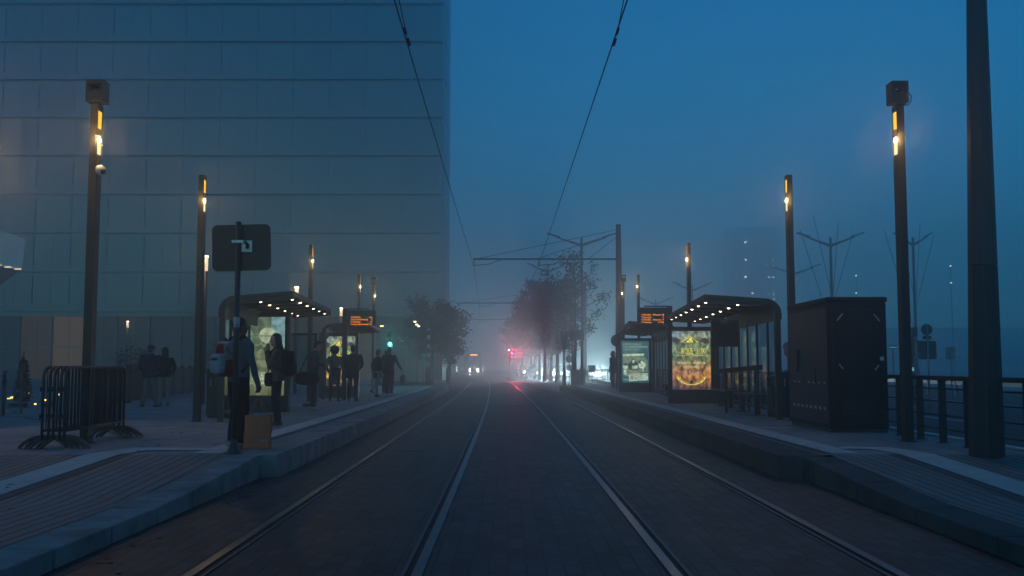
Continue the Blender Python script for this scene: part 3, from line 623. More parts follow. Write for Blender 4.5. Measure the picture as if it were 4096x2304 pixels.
def circus(lab, x0, x1, Y, zt):
    t, Q, w, h = light_box(lab, x0, x1, Y, zt); p = sheet_on(Q, t, CIRC)
    b = MB()
    ap = (.5, .915)
    for i in range(8):                                              # striped big top
        f0, f1 = i/8, (i+1)/8; sag = lambda f: .815-.012*math.sin(f*PI)-.006*abs(f-.5)
        def side_pt(f, q): x = .22+.56*f; return (ap[0]+(x-ap[0])*q**1.35, ap[1]+(sag(f)-ap[1])*q)
        poly(b, Q, [side_pt(f0, .06), side_pt(f0, .5), side_pt(f0, 1), side_pt(f1, 1), side_pt(f1, .5), side_pt(f1, .06)], 1, 0 if i % 2 == 0 or i in (3,) else 1)
    poly(b, Q, [(.25, .79), (.75, .79), (.73, .80), (.27, .80)], 1, 2)
    b.build('circus_tent', [YEL, DARKI, GREYI], p)
    b = MB()
    for s in (-1, 1):                                               # pale tusks, plum shapes, rays of light
        P = [(.5+s*.485, .80), (.5+s*.40, .74), (.5+s*.36, .66), (.5+s*.37, .60), (.5+s*.40, .66), (.5+s*.455, .72)]
        poly(b, Q, P if s < 0 else P[::-1], 1, 0)
        poly(b, Q, [(.5+s*.25, .84), (.5+s*.37, .89), (.5+s*.46, .83), (.5+s*.36, .77)][::1 if s > 0 else -1], .8, 1)
    b.build('tusk_shapes', [TUSK, PLUM], p)
    b = MB(); c = (.5, .235); RUST = ink('rust_ink', (.22, .09, .03))
    band(b, Q, c, .335, .375, 180, 360, 1, 0, .42); band(b, Q, c, .28, .325, 180, 360, 1.1, 1, .40); band(b, Q, c, .30, .325, 0, 180, 1, 2, .38)
    b.build('ring_bands', [YEL, GOLD, RUST], p); b = MB()
    for i in range(15):
        a = R(190+160*i/14); u = c[0]+.355*math.cos(a); v = c[1]+.15*math.sin(a); poly(b, Q, [(u-.014, v+.0), (u+.014, v+.0), (u+.012, v+.022), (u-.012, v+.022)], 1.5, 0 if i % 2 else 1)
    poly(b, Q, [(.45, .10), (.55, .10), (.535, .15), (.5, .17), (.465, .15)], 2, 3)
    for i in range(11): u = .34+.032*i; poly(b, Q, [(u, .27), (u+.012, .27), (u+.012, .245-.02*(i % 2)), (u, .245)], 1.2, 1)
    b.build('ring_ornament', [YEL, GOLD, RUST, DARKI], p)
    b = MB(); e = EX; z = EZ
    def tx(s, u, v, wd, sz, m, al='C'): b.text(s, Q(u, v, 3), e, z, sz*h, align=al, m=m, width=wd*w)
    tx('C', .185, .60, .075, .165, 2); tx('IRQUE', .395, .608, .31, .148, 0); tx('DU', .60, .655, .06, .07, 1); tx('LUX', .755, .605, .21, .155, 0)
    b.build('title_lettering', [YEL, PALEI, GREYI], p); b = MB()
    tx('LE CIRQUE DU LUXEMBOURG', .5, .573, .72, .022, 1); poly(b, Q, [(.07, .578), (.12, .578), (.12, .582), (.07, .582)], 2, 1); poly(b, Q, [(.88, .578), (.94, .578), (.94, .582), (.88, .582)], 2, 1)
    tx("29 NOV '25 - 04 JAN '26", .5, .435, .72, .055, 1); tx('CHAMP DU GLACIS', .5, .375, .42, .045, 1)
    poly(b, Q, [(.23, .278), (.80, .286), (.80, .325), (.23, .317)], 1.5, 3); tx('NEI SHOW!', .505, .282, .5, .046, 4)
    poly(b, Q, [(.30, .603), (.36, .608), (.56, .603), (.62, .592), (.56, .598), (.36, .603)], 3, 0)
    b.build('lettering', [YEL, PALEI, GREYI, REDI, WHITEI], p)
    return t
circus('lit circus poster case on the right platform, at the end of the nearer shelter', 4.655, 6.045, 29.7, 2.56)
circus('lit circus poster case on the left platform, behind the curly haired woman', -6.78, -5.39, 35.0, 2.56)
t, Q, w, h = light_box('lit teal poster case with a pale photograph, at the farther right shelter', 4.50, 5.89, 42.0, 2.56); p = sheet_on(Q, t, TEALP)
b = MB()
def tx(s, u, v, wd, sz, m, al='L'): b.text(s, Q(u, v, 3), EX, EZ, sz*h, align=al, m=m, width=wd*w)
tx('ET VOUS, À QUELLES', .07, .905, .66, .058, 0); tx('AIDES FINANCIÈRES DU FNS', .07, .84, .88, .058, 0); tx('AVEZ-VOUS DROIT ?', .07, .775, .62, .058, 0)
tx('Consultez le site', .07, .725, .28, .024, 0); poly(b, Q, [(.38, .715), (.58, .72), (.58, .755), (.38, .75)], 2, 1); tx('FNS.LU', .4, .725, .16, .024, 2)
tx('Hëfa', .07, .06, .15, .055, 0); b.build('lettering', [MINT, GREYI, DARKI], p)
b = MB(); poly(b, Q, [(.06, .17), (.2, .15), (.95, .28), (.96, .50), (.80, .64), (.83, .70), (.06, .69)], 1, 0)
poly(b, Q, [(.06, .64), (.81, .645), (.83, .70), (.06, .69)], 1.5, 1)
def blob(u, v, a, c, k, m, n=14): poly(b, Q, [(u+a*math.cos(2*PI*i/n), v+c*math.sin(2*PI*i/n)) for i in range(n)], k, m)
blob(.43, .40, .2, .12, 2, 2); blob(.42, .53, .06, .055, 2.4, 2); blob(.43, .51, .042, .043, 2.8, 1); blob(.44, .57, .03, .02, 3, 2)
blob(.74, .42, .13, .08, 2, 1); blob(.70, .50, .07, .05, 2.4, 2); blob(.73, .49, .04, .04, 2.8, 1); blob(.14, .38, .09, .05, 2, 1); blob(.15, .44, .07, .03, 2.4, 2)
poly(b, Q, [(.38, .33), (.58, .34), (.6, .41), (.38, .41)], 3, 1); poly(b, Q, [(.24, .27), (.95, .29), (.95, .32), (.24, .31)], 2, 3); blob(.13, .25, .055, .06, 3, 1); blob(.78, .32, .03, .05, 3, 1); blob(.85, .31, .06, .02, 3, 2)
b.build('printed_photograph', [ink('photo_mid', (.15, .20, .135)), MINT, ink('photo_dark', (.02, .045, .04)), GREYI], p)
b = MB(); poly(b, Q, [(.27, .035), (.96, .065), (.95, .235), (.26, .205)], 4, 0)
for i in range(2): poly(b, Q, [(.29, .182-.022*i), (.90-.1*i, .205-.022*i), (.90-.1*i, .216-.022*i), (.29, .193-.022*i)], 5, 1)
for i in range(3): poly(b, Q, [(.29, .125-.028*i), (.42, .13-.028*i), (.42, .15-.028*i), (.29, .145-.028*i)], 5, 2); poly(b, Q, [(.45, .13-.028*i), (.91-.07*(i % 2), .15-.028*i), (.91-.07*(i % 2), .16-.028*i), (.45, .14-.028*i)], 5, 1)
b.build('text_card', [MINT, GREYI, ink('brick_ink', (.30, .10, .06))], p)
t, Q, w, h = light_box('lit greenish poster case with a figure in a pale cap, behind the long-haired woman', -6.76, -5.37, 24.05, 2.70); p = sheet_on(Q, t, CAPP)
b = MB()
for v in (.875, .775, .545, .44, .33, .24): poly(b, Q, [(.03, v), (.99, v+.004), (.99, v+.012), (.03, v+.008)], 1, 0)
poly(b, Q, [(.08, .64), (.55, .775), (.55, .785), (.08, .65)], 1, 0); poly(b, Q, [(.06, .545), (.62, .69), (.62, .70), (.06, .555)], 1, 0); poly(b, Q, [(.78, .73), (1, .665), (1, .675), (.78, .74)], 1, 0)
poly(b, Q, [(.68, .70), (1, .60), (1, 1), (.70, 1)], .6, 1); b.build('printed_lines', [GREYI, BLUEI], p)
b = MB()
blob(.62, .765, .175, .10, 3, 0, 20); poly(b, Q, [(.44, .765), (.80, .765), (.82, .735), (.60, .75), (.42, .755)], 4, 1); blob(.60, .69, .12, .085, 2, 2, 18); blob(.53, .695, .035, .05, 2.4, 3); blob(.66, .67, .05, .06, 2.4, 3); poly(b, Q, [(.30, .22), (.90, .22), (.86, .50), (.74, .59), (.62, .60), (.46, .59), (.33, .5)], 1.5, 3)
poly(b, Q, [(.38, .50), (.46, .585), (.52, .585), (.46, .46)], 2, 2); poly(b, Q, [(.42, .36), (.70, .36), (.70, .45), (.42, .45)], 2.2, 2); poly(b, Q, [(.36, .18), (.80, .18), (.78, .30), (.40, .30)], 2.4, 4)
b.build('printed_figure', [ink('cap_ink', (.30, .35, .22)), GREYI, ink('face_ink', (.15, .175, .10)), ink('olive_ink', (.09, .11, .055)), ink('straw_ink', (.19, .22, .12))], p)
b = MB()
tx('O CLASS', .315, .245, .62, .062, 0); tx('OURS.', .33, .19, .34, .05, 0); tx('EARS', .37, .14, .27, .05, 0)
for i in range(5): poly(b, Q, [(.40, .118-.017*i), (.66, .118-.017*i), (.66, .124-.017*i), (.40, .124-.017*i)], 3, 1)
b.build('lettering', [WHITEI, GREYI], p); b = MB(); tx('I', .03, .93, .02, .06, 0); b.build('corner_mark', [WHITEI], p)
# orange departure displays
ORG = emi('orange_led', (1, .28, .012), 1.5); DISPC = mat('display_case', (.035, .022, .026), .5, 0, var=.15)
def display(lab, x, y, side, lines):
    t = thing('departure_display', lab, 'display', (x, y, .288), 0, 'orange departure displays'); s = side; W = .92
    MB().box(-.075, .075, -.06, .06, 0, 2.98).build('post', STEEL, t, bevel=.006)
    a, c = sorted((s*.09, s*(.09+W))); MB().box(a, c, -.1, .1, 2.42, 2.90).build('display_case', DISPC, t, bevel=.008)
    MB().box(min(s*.075, s*.8), max(s*.075, s*.8), -.05, .05, 2.95, 2.985).build('top_bar', STEEL, t)
    MB().box(a+.01, c-.01, -.09, .09, 2.902, 2.925).build('case_cap', STEEL2, t)
    b = MB()
    for i, (l, r) in enumerate(lines):
        z = 2.675-i*.078; b.text('T1', (a+.11, -.104, z), EX, EZ, .062, width=.075); b.text(l, (a+.205, -.104, z), EX, EZ, .07, width=.033*len(l)); b.text(r, (c-.11, -.104, z), EX, EZ, .066, align='R', width=.033*len(r))
    b.build('lettering', ORG, t); return t
display('orange display with four lines on the left platform post', -5.47, 32.6, 1, [('Stadion', 'zdg'), ('Lycée Bouneweg', '4'), ('Stadion', '10'), ('Lycée Bouneweg', '17:32')])
display('orange display with four lines on the right platform post', 4.93, 31.1, -1, [('Findel - Airport', '1'), ('Luxexpo', '5'), ('Findel - Airport', '9'), ('Luxexpo', '17:32')])
# ================================================================ people
SKINL = mat('light_skin', (.36, .22, .16), .55, 0, var=.08); SKIND = mat('brown_skin', (.12, .07, .045), .55, 0, var=.1)
EYE = mat('dark_eye', (.01, .01, .01), .25, 0, var=0); SOLE = mat('pale_sole', (.5, .5, .5), .6, 0, var=.1)
def cloth(name, c, var=.18): return mat(name, c, .85, 0, var=var, scale=14, bump=.25, bscale=180, spec=.15)
BLK = cloth('black_cloth', (.010, .010, .012)); NAVY = cloth('navy_cloth', (.014, .022, .04))
def person(lab, pos, face, H, mats, legs=None, arms=None, lean=(0, 0), head=(0, 0), hair=('short', (.012, .01, .009)), hem=.86, bw=1.0, flare=1.0, tr=1.0, skirt=None, vox=.011, gp='people waiting and walking at the stop'):
    """local axes: +y is where the person looks, +x is their right; legs/arms list right then left"""
    t = thing('person', lab, 'person', pos, R(face), gp); k = H/1.75; b = MB()
    LN = lambda z: Vector((lean[0], lean[1], 0))*max(0, min(1, (z-.9)/.55))
    legs = legs or [((.10, .03, .50), (.11, -.02, .085), 12), ((-.10, .03, .50), (-.11, -.02, .085), -12)]
    arms = arms or [((.265, -.03, 1.15), (.27, .05, .90), (0, .12, -1), .45), ((-.265, -.03, 1.15), (-.27, .05, .90), (0, .12, -1), .45)]
    rs = []
    tor = [(hem, .178*flare, .128*flare, 0), (hem+.1, .176*(1+(flare-1)*.6), .126, 0), (1.06, .165, .115, 0), (1.2, .18, .122, .005), (1.33, .198, .12, 0), (1.41, .178, .10, -.008), (1.455, .125, .078, -.012), (1.50, .068, .062, -.01)]
    for z, rx, ry, yo in tor:
        c = LN(z)+Vector((0, yo, z)); rs.append([c+Vector((rx*bw*math.cos(a)*(1-.06*abs(math.sin(2*a))), ry*bw*math.sin(a), 0)) for a in [2*PI*i/20 for i in range(20)]])
    b.rings(rs, 1, True)
    b.cap((0, -.012+LN(1.5).y, 1.42), Vector((0, .008, 1.575))+LN(1.6), .056, .052, 0)
    b.ell((0, 0, .92), (.165*bw, .12*bw, .12), 2)
    if skirt: b.rings([[(rx*math.cos(a), ry*math.sin(a), z) for a in [2*PI*i/20 for i in range(20)]] for z, rx, ry in skirt], 6, True)
    for i, (kn, an, toe) in enumerate(legs):
        sx = 1 if i == 0 else -1; kn = Vector(kn); an = Vector(an)
        b.cap((sx*.088, 0, .92), kn, .088*tr*bw**.5, .064*tr, 2); b.cap(kn, an+Vector((0, 0, .02)), .062*tr, .050*tr, 2)
        d = Vector((math.sin(R(toe)), math.cos(R(toe)), 0)); up = Vector((0, 0, 1))
        if an.z > .12: pt = (an.z-.085)*2.6; d = (d-up*min(1.2, pt)).normalized()
        q = an-up*.04; b.cap(q-d*.045, q+d*.13, .042, .036, 3); b.cap(q-d*.05-up*.022, q+d*.145-up*.022, .028, .026, 4); b.cap(an, q, .045, .042, 3)
    for i, (el, wr, hd, curl) in enumerate(arms):
        sx = 1 if i == 0 else -1; el = Vector(el); wr = Vector(wr); sh = Vector((sx*.185*bw, -.005, 1.405))+LN(1.4)
        b.cap(sh, el, .066*bw, .052, 1); b.cap(el, wr, .051, .038, 1)
        d = Vector(hd).normalized(); fwd = Vector((-sx, 0, 0)) if abs(d.x) < .8 else Vector((0, 0, -1))
        n = (fwd-d*fwd.dot(d)).normalized(); s = d.cross(n)*(-1 if sx > 0 else 1)
        if s.y < 0 and abs(s.y) > .3: s = -s
        b.cap(wr-d*.02, wr+d*.03, .028, .026, 0)
        for q in (-.022, 0, .022): b.cap(wr+d*.025+s*q*.8, wr+d*.085+s*q, .017, .0155, 0)
        for j, l in enumerate((.066, .078, .072, .056)):
            r0 = wr+d*.088+s*(.029-.0193*j); c1 = curl*1.1; m1 = r0+(d*math.cos(c1*.6)+n*math.sin(c1*.6))*l*.5; b.cap(r0, m1, .0095, .009, 0, 8); b.cap(m1, m1+(d*math.cos(c1*1.7)+n*math.sin(c1*1.7))*l*.55, .009, .008, 0, 8)
        th = wr+d*.03+s*.03; m1 = th+(d*.6+s*.7+n*.35).normalized()*.035; b.cap(th, m1, .0125, .0115, 0, 8); b.cap(m1, m1+(d*.9+s*.1+n*.4).normalized()*.032, .011, .009, 0, 8)
    hb = Vector((0, .012, 1.525))+LN(1.6); HM = Matrix.Rotation(R(head[0]), 3, 'Z') @ Matrix.Rotation(R(head[1]), 3, 'X')
    hp = lambda x, y, z: hb+HM @ Vector((x, y, z))
    prof = [(0, .026, .026, .052), (.012, .042, .048, .040), (.05, .058, .074, .020), (.09, .067, .088, .008), (.135, .073, .096, .0), (.17, .072, .095, -.004), (.20, .060, .080, -.006), (.222, .036, .05, -.008), (.23, .012, .016, -.008)]
    b.rings([[hp(rx*math.cos(a), yo+ry*math.sin(a), z) for a in [2*PI*i/18 for i in range(18)]] for z, rx, ry, yo in prof], 0, True)
    b.cap(hp(0, .092, .125), hp(0, .118, .082), .009, .015, 0, 8); b.cap(hp(-.02, .088, .048), hp(.02, .088, .048), .011, .011, 0, 8); b.cap(hp(-.03, .09, .135), hp(.03, .09, .135), .011, .011, 0, 8)
    b.cap(hp(0, .07, .012), hp(0, .085, .016), .018, .014, 0, 8)
    for s in (-1, 1): b.ell(hp(s*.074, -.008, .105), (.012, .02, .033), 0, 8, 6); b.ell(hp(s*.03, .089, .112), (.012, .008, .008), 5, 8, 6)
    me = bpy.data.meshes.new('body_source'); me.from_pydata(b.v, [], b.f); o = bpy.data.objects.new('body', me); COL.objects.link(o)
    rm = o.modifiers.new('r', 'REMESH'); rm.mode = 'VOXEL'; rm.voxel_size = vox; sm = o.modifiers.new('s', 'SMOOTH'); sm.factor = .5; sm.iterations = 3
    m2 = bpy.data.meshes.new_from_object(o.evaluated_get(bpy.context.evaluated_depsgraph_get()))
    o.modifiers.clear(); o.data = m2; bpy.data.meshes.remove(me); m2.name = 'body'
    tree = bvhtree.BVHTree.FromPolygons([Vector(v) for v in b.v], b.f); m2.materials.clear()
    for m in [mats[0], mats[1], mats[2], mats[3], SOLE, EYE, mats[-1]]: m2.materials.append(m)
    mi = [b.m[tree.find_nearest(p.center)[2]] for p in m2.polygons]
    m2.polygons.foreach_set('material_index', mi); m2.polygons.foreach_set('use_smooth', [True]*len(mi)); cl = set()
    for p, q in zip(m2.polygons, mi):
        if q in (1, 2, 6): cl.update(p.vertices)
    nr = [v.normal.copy() for v in m2.vertices]
    for i in cl:                                                   # soft folds in the cloth
        v = m2.vertices[i]; c = v.co; f = noise.noise((c.x*9+pos[0]*7, c.y*9, c.z*5))*.010+noise.noise((c.x*22, c.y*22+pos[1], c.z*14))*.004; v.co = c+nr[i]*f
    o.parent = t; o.scale = (k, k, k)
    # hair or headwear
    kind, col = hair[0], hair[1]; hmx = mat(kind+'_hair', col, .75, 0, var=.3, scale=30, bump=.6, bscale=120); c = MB(); rough = lambda a: (lambda d: 1+a*noise.noise(d*4.5+Vector(pos))+a*.6*noise.noise(d*11))
    if kind in ('short', 'long'):
        c.ell(hp(0, -.014, .138), (.083, .103, .105), 0, 24, 16, HM, lambda d: (1+.05*noise.noise(d*7+Vector(pos)))*(1 if d.z > -.05 or d.y < -.15 else .80 if d.y > .25 else .93)*(1 if not (d.y > .45 and d.z < .45) else .86))
        c.ell(hp(0, -.045, .075), (.066, .062, .075), 0, 16, 10, HM, rough(.08))
    if kind == 'long':
        c.rings([[hp(rx*math.cos(a)+xo, yo+ry*math.sin(a), z)+Vector((.006*math.sin(5*a+z*30), 0, 0)) for a in [2*PI*i/16 for i in range(16)]] for z, rx, ry, yo, xo in ((.2, .05, .05, -.03, 0), (.13, .088, .085, -.028, 0), (.05, .092, .075, -.042, 0), (-.05, .088, .055, -.075, 0), (-.16, .07, .04, -.11, .0), (-.23, .04, .025, -.125, .0))], 0, True)
    if kind == 'afro': c.ell(hp(0, -.02, .14), (.145, .145, .15), 0, 28, 18, HM, lambda d: (1+.09*noise.noise(d*6)+.07*noise.noise(d*14))*(.72 if d.y > .5 and d.z < .3 else 1))
    if kind == 'hood':
        c.ell(hp(0, -.02, .125), (.108, .125, .135), 0, 22, 14, HM, lambda d: (1+.06*noise.noise(d*4))*(.78 if d.y > .6 else 1)); c.ell(hp(0, -.04, -.01), (.12, .10, .07), 0, 18, 10, HM, rough(.1))
    if kind == 'cap':
        c.ell(hp(0, -.01, .15), (.088, .106, .088), 0, 24, 14, HM, lambda d: 1 if d.z > -.4 else .9); c.ell(hp(0, .115, .15), (.062, .07, .010), 0, 18, 8, HM); c.ell(hp(0, -.04, .07), (.068, .062, .07), 0, 16, 10, HM)
    ho = c.build({'cap': 'cap', 'hood': 'hood'}.get(kind, 'hair'), hmx, t); ho.scale = (k, k, k)
    return t
GREYS = cloth('blue_grey_knit', (.085, .10, .135)); OLIVE = cloth('olive_jacket', (.085, .075, .055)); JEAN = cloth('dark_denim', (.022, .032, .05)); TAN = cloth('tan_jacket', (.14, .115, .08)); MAUVE = cloth('mauve_skirt', (.10, .06, .075))
KHAKI = cloth('khaki_trousers', (.16, .15, .14)); LIGHTT = cloth('light_trousers', (.24, .24, .24)); WSHOE = mat('white_shoe', (.45, .45, .45), .6, 0, var=.15); DSHOE = mat('dark_shoe', (.03, .03, .035), .6, 0, var=.2); GREYSH = mat('grey_shoe', (.22, .23, .25), .6, 0, var=.2); GREEND = cloth('grey_green_jacket', (.075, .08, .07))
p = G(948, 1790)
person('person with the red and white backpack standing behind the sign post, holding a paper bag', p, -42, 1.76, [SKIND, GREYS, BLK, GREYSH],
       arms=[((.28, .03, 1.14), (.27, .13, .86), (.0, .12, -1), .95), ((-.26, .0, 1.15), (-.24, .10, .90), (0, .3, -1), .5)], head=(-8, 0), hair=('short', (.006, .006, .006)), hem=.88, bw=1.05, flare=1.0, tr=1.12, vox=.0085)
def bag_tag(*a): return thing(*a)
# backpack worn by that person
bx = thing('backpack', 'red and white backpack on the person behind the sign post', 'backpack', (p.x, p.y, .288), R(-42)); REDC = cloth('maroon_cloth', (.20, .014, .018)); WHC = cloth('white_cloth', (.30, .31, .34)); STR = cloth('striped_strap', (.2, .15, .16), .5)
def soft(name, c, r, m, par, e=.45, rot=None, nz=.03):
    f = lambda v: math.copysign(abs(v)**e, v)
    b = MB(); nu, nv = 28, 18; rs = []
    for i in range(1, nv):
        th = PI*i/nv; rs.append([Vector(c)+(rot @ q if rot else q) for q in [Vector((r[0]*f(math.sin(th))*f(math.cos(a)), r[1]*f(math.sin(th))*f(math.sin(a)), -r[2]*f(math.cos(th))))*(1+nz*noise.noise(Vector((3*math.sin(a), 3*math.cos(a), 4*th)))) for a in [2*PI*j/nu for j in range(nu)]]])
    return b.rings(rs, 0, True).build(name, m, par)
soft('body', (0, -.205, 1.20), (.155, .085, .235), REDC, bx); soft('top_flap', (0, -.20, 1.40), (.14, .075, .045), WHC, bx); soft('front_pocket', (0, -.325, 1.14), (.125, .058, .135), WHC, bx); soft('pocket_band', (0, -.372, 1.20), (.085, .014, .02), REDC, bx)
soft('side_flap', (.12, -.22, 1.30), (.045, .08, .12), STR, bx)
for s in (-1, 1): MB().tube([(s*.10, -.14, 1.44), (s*.125, .0, 1.515), (s*.14, .12, 1.40), (s*.15, .125, 1.2), (s*.16, -.06, 1.02)], .021, 8).build('strap', BLK, bx)
MB().tube([(-.04, -.2, 1.44), (0, -.21, 1.49), (.04, -.2, 1.44)], .011, 6).build('handle', REDC, bx)
# paper bag on the ground, handles held in the right hand
g = G(1022, 1796); KRAFT = mat('kraft_paper', (.74, .14, .065), .8, 0, var=.12, scale=9, bump=.4, bscale=14)
pb = thing('paper_bag', 'brown paper carrier bag with pale lettering by the sign post foot', 'bag', (g.x+.01, g.y+.05, .292), R(-4)); c = MB(); W, D, Hb = .175, .075, .45; n = 9; rs = []
for i in range(n+1):
    z = Hb*i/n; q = 1+.03*math.sin(i*1.7); ring = []
    for x, y in ((-1, -1), (-.5, -1), (0, -1), (.5, -1), (1, -1), (1, 0), (1, 1), (.5, 1), (0, 1), (-.5, 1), (-1, 1), (-1, 0)):
        f = noise.noise((x*2+3, y*2, z*9))*.012*(1 if i else 0); ring.append((x*W*(1-.02+.05*z/Hb*x)+f+.02*z, y*D*(q if abs(x) < 1 else 1-.25*math.sin(PI*i/n))+f, z+.012*noise.noise((x*3, y, 7))*(i == n)))
    rs.append(ring)
c.rings(rs, 0, False, False); c.add(rs[0], [tuple(range(12))[::-1]]); c.build('bag', KRAFT, pb)
for y in (-.07, .07): MB().tube([(-.10, y, Hb-.01), (-.06, y*.8, Hb+.10), (-.015, y*.2, Hb+.215), (.03, y*.2, Hb+.215), (.07, y*.8, Hb+.1), (.12, y, Hb-.01)], .0045, 6).build('handle', mat('paper_cord', (.35, .22, .2), .8), pb)
MB().text('SANDRO', (.045, -.082, .105), EX, EZ, .03, width=.135).build('lettering', mat('pale_print', (.55, .5, .45), .7, 0, var=.1), pb)
soft('tissue_paper', (.03, 0, Hb-.01), (.09, .05, .035), WHC, pb, .8, nz=.2)
p = G(1106, 1704)
person('woman with long dark hair facing left, hand raised to her mouth', p, 96, 1.70, [SKINL, OLIVE, BLK, DSHOE],
       arms=[((.25, .11, 1.12), (.07, .20, 1.43), (-.25, -.1, 1), .5), ((-.24, .12, 1.12), (-.05, .21, 1.40), (.25, -.1, 1), .6)], lean=(0, .02), head=(8, -6), hair=('long', (.022, .013, .011)), hem=.86, bw=1.02, flare=1.06, tr=1.08, vox=.0095)
q = thing('backpack', 'big black backpack on the woman with long hair', 'backpack', (p.x, p.y, .288), R(96)); soft('body', (0, -.215, 1.15), (.16, .10, .24), BLK, q); soft('pocket', (0, -.315, 1.06), (.12, .035, .11), BLK, q)
for s in (-1, 1): MB().tube([(s*.10, -.13, 1.38), (s*.12, .0, 1.47), (s*.13, .12, 1.36), (s*.14, .11, 1.15), (s*.15, -.08, 1.0)], .02, 8).build('strap', BLK, q)
q = thing('handbag', 'small dark bag at the hip of the long-haired woman', 'bag', (p.x, p.y, .288), R(96)); soft('body', (-.06, .15, .86), (.12, .075, .13), BLK, q, .6); MB().tube([(-.12, .16, .95), (-.17, .12, 1.2), (-.12, .0, 1.46)], .01, 6).build('strap', BLK, q)
p = G(1250, 1640)
person('man facing right and looking down at his phone, dark duffel bag at his side', p, -84, 1.74, [SKINL, GREEND, JEAN, WSHOE], legs=[((.085, .05, .50), (.09, .0, .085), 4), ((-.09, .03, .50), (-.09, -.02, .085), -4)],
       arms=[((.24, .02, 1.14), (.12, .27, 1.16), (-.25, 1, .1), .6), ((-.24, .04, 1.14), (-.10, .27, 1.14), (.25, 1, .1), .6)], lean=(0, .05), head=(0, -28), hair=('short', (.01, .009, .009)), hem=.9, tr=1.05)
q = thing('duffel_bag', 'black duffel bag hanging from the man with the phone', 'bag', (p.x, p.y, .288), R(-84)); soft('body', (.27, -.12, .80), (.11, .30, .17), BLK, q, .7); MB().tube([(.22, -.32, .93), (.15, -.12, 1.40), (.10, .02, 1.47), (.2, .1, 1.2), (.26, .1, .92)], .016, 7).build('strap', BLK, q)
MB().box(.37, .374, -.12, -.06, .84, .88).build('emblem', WHC, q)
q = thing('phone', 'mobile phone in the hands of the man with the duffel bag', 'phone', (p.x, p.y, .288), R(-84)); MB().obox((.01, .37, 1.2), .075, .15, .009, Matrix.Rotation(R(35), 3, 'X')).build('phone_body', PLAST, q, bevel=.003)
p = G(1336, 1608)
person('woman with curly afro hair seen from behind in tan jacket and mauve skirt', p, 8, 1.68, [SKIND, TAN, BLK, DSHOE, MAUVE], hair=('afro', (.008, .007, .006)), hem=.93, bw=.95, tr=.85, skirt=[(.98, .15, .11), (.80, .185, .14), (.60, .195, .145), (.56, .19, .14)],
       legs=[((.12, .02, .5), (.14, -.02, .085), 20), ((-.11, .02, .5), (-.12, -.02, .085), -10)], arms=[((.25, .04, 1.15), (.16, .2, 1.05), (-.6, 1, 0), .6), ((-.27, -.05, 1.16), (-.20, .10, .98), (.4, 1, -.4), .5)])
q = thing('handbag', 'dark handbag on the back of the curly haired woman', 'bag', (p.x, p.y, .288), R(8)); soft('body', (.06, -.17, .92), (.145, .05, .125), BLK, q, .6); MB().tube([(-.05, -.17, 1.0), (-.09, -.13, 1.25), (-.1, .0, 1.47), (.05, .13, 1.3)], .012, 6).build('strap', BLK, q)
p = G(1410, 1606)
person('man in a long dark coat seen from behind under the left display', p, -6, 1.74, [SKINL, BLK, BLK, DSHOE], hair=('short', (.02, .019, .018)), hem=.72, bw=1.22, flare=.98, tr=1.1, arms=[((.30, -.01, 1.14), (.16, .16, 1.0), (-1, .4, .1), .6), ((-.30, -.01, 1.14), (-.16, .16, 1.0), (1, .4, .1), .6)])
p = G(1508, 1588)
person('walker in a dark coat and light trousers, heel lifted behind', p, -40, 1.68, [SKINL, BLK, LIGHTT, DSHOE], legs=[((.10, -.05, .50), (.10, -.36, .25), 0), ((-.09, .06, .50), (-.09, .06, .085), 0)], hem=.72, tr=1.02, bw=1.0, hair=('short', (.015, .013, .012)), lean=(0, .05))
p = G(1556, 1582)
person('tall man in black with white shoes, right arm swung out, under the green signal', p, -14, 1.80, [SKINL, BLK, BLK, WSHOE], arms=[((.34, -.02, 1.16), (.44, .06, .95), (.35, .2, -1), .5), ((-.27, -.03, 1.15), (-.26, .08, .92), (0, .2, -1), .5)], hair=('short', (.01, .01, .01)), hem=.84, bw=1.1, tr=1.1)
q = thing('carrier_bag', 'thin pale plastic bag hanging from the hand of the man in black', 'bag', (p.x, p.y, .288), R(-14)); soft('bag_body', (.50, .10, .60), (.10, .045, .17), mat('thin_plastic', (.05, .055, .06), .4), q, .7, nz=.1); MB().tube([(.45, .1, .74), (.485, .09, .865), (.54, .1, .74)], .007, 6).build('handle', GREYSH, q)
p = G(1528, 1577)
person('person half hidden between the two dark walkers', (p.x, p.y+1.2, .288), -10, 1.74, [SKINL, NAVY, BLK, DSHOE], hair=('short', (.04, .035, .03)))
p = G(598, 1630)
person('broad man in a blue jacket and peaked cap, from behind, near the fence', p, -12, 1.66, [SKINL, NAVY, KHAKI, DSHOE], legs=[((.12, .08, .50), (.13, .10, .085), 10), ((-.13, .0, .50), (-.17, -.12, .095), -10)], arms=[((.28, .02, 1.14), (.16, .18, 1.0), (-.6, 1, 0), .6), ((-.33, -.05, 1.14), (-.28, .10, 1.0), (.2, 1, 0), .6)], hem=.84, bw=1.28, tr=1.2, head=(-30, 0), hair=('cap', (.016, .022, .034)))
p = G(655, 1624)
person('hooded person in a dark jacket beside the man in the peaked cap', p, 14, 1.60, [SKINL, BLK, LIGHTT, DSHOE], legs=[((.10, -.02, .50), (.13, -.14, .10), 8), ((-.10, .05, .50), (-.10, .04, .085), 0)], hair=('hood', (.012, .012, .014)), hem=.88, bw=1.06, tr=1.0, arms=[((.30, .0, 1.14), (.2, .15, .98), (-.6, 1, 0), .6), ((-.28, .0, 1.14), (-.16, .15, .98), (.6, 1, 0), .6)])
p = G(2452, 1556)
person('dark figure standing left of the teal poster case', p, 60, 1.80, [SKINL, BLK, BLK, DSHOE], hair=('hood', (.01, .011, .012)), hem=.75, bw=1.1)
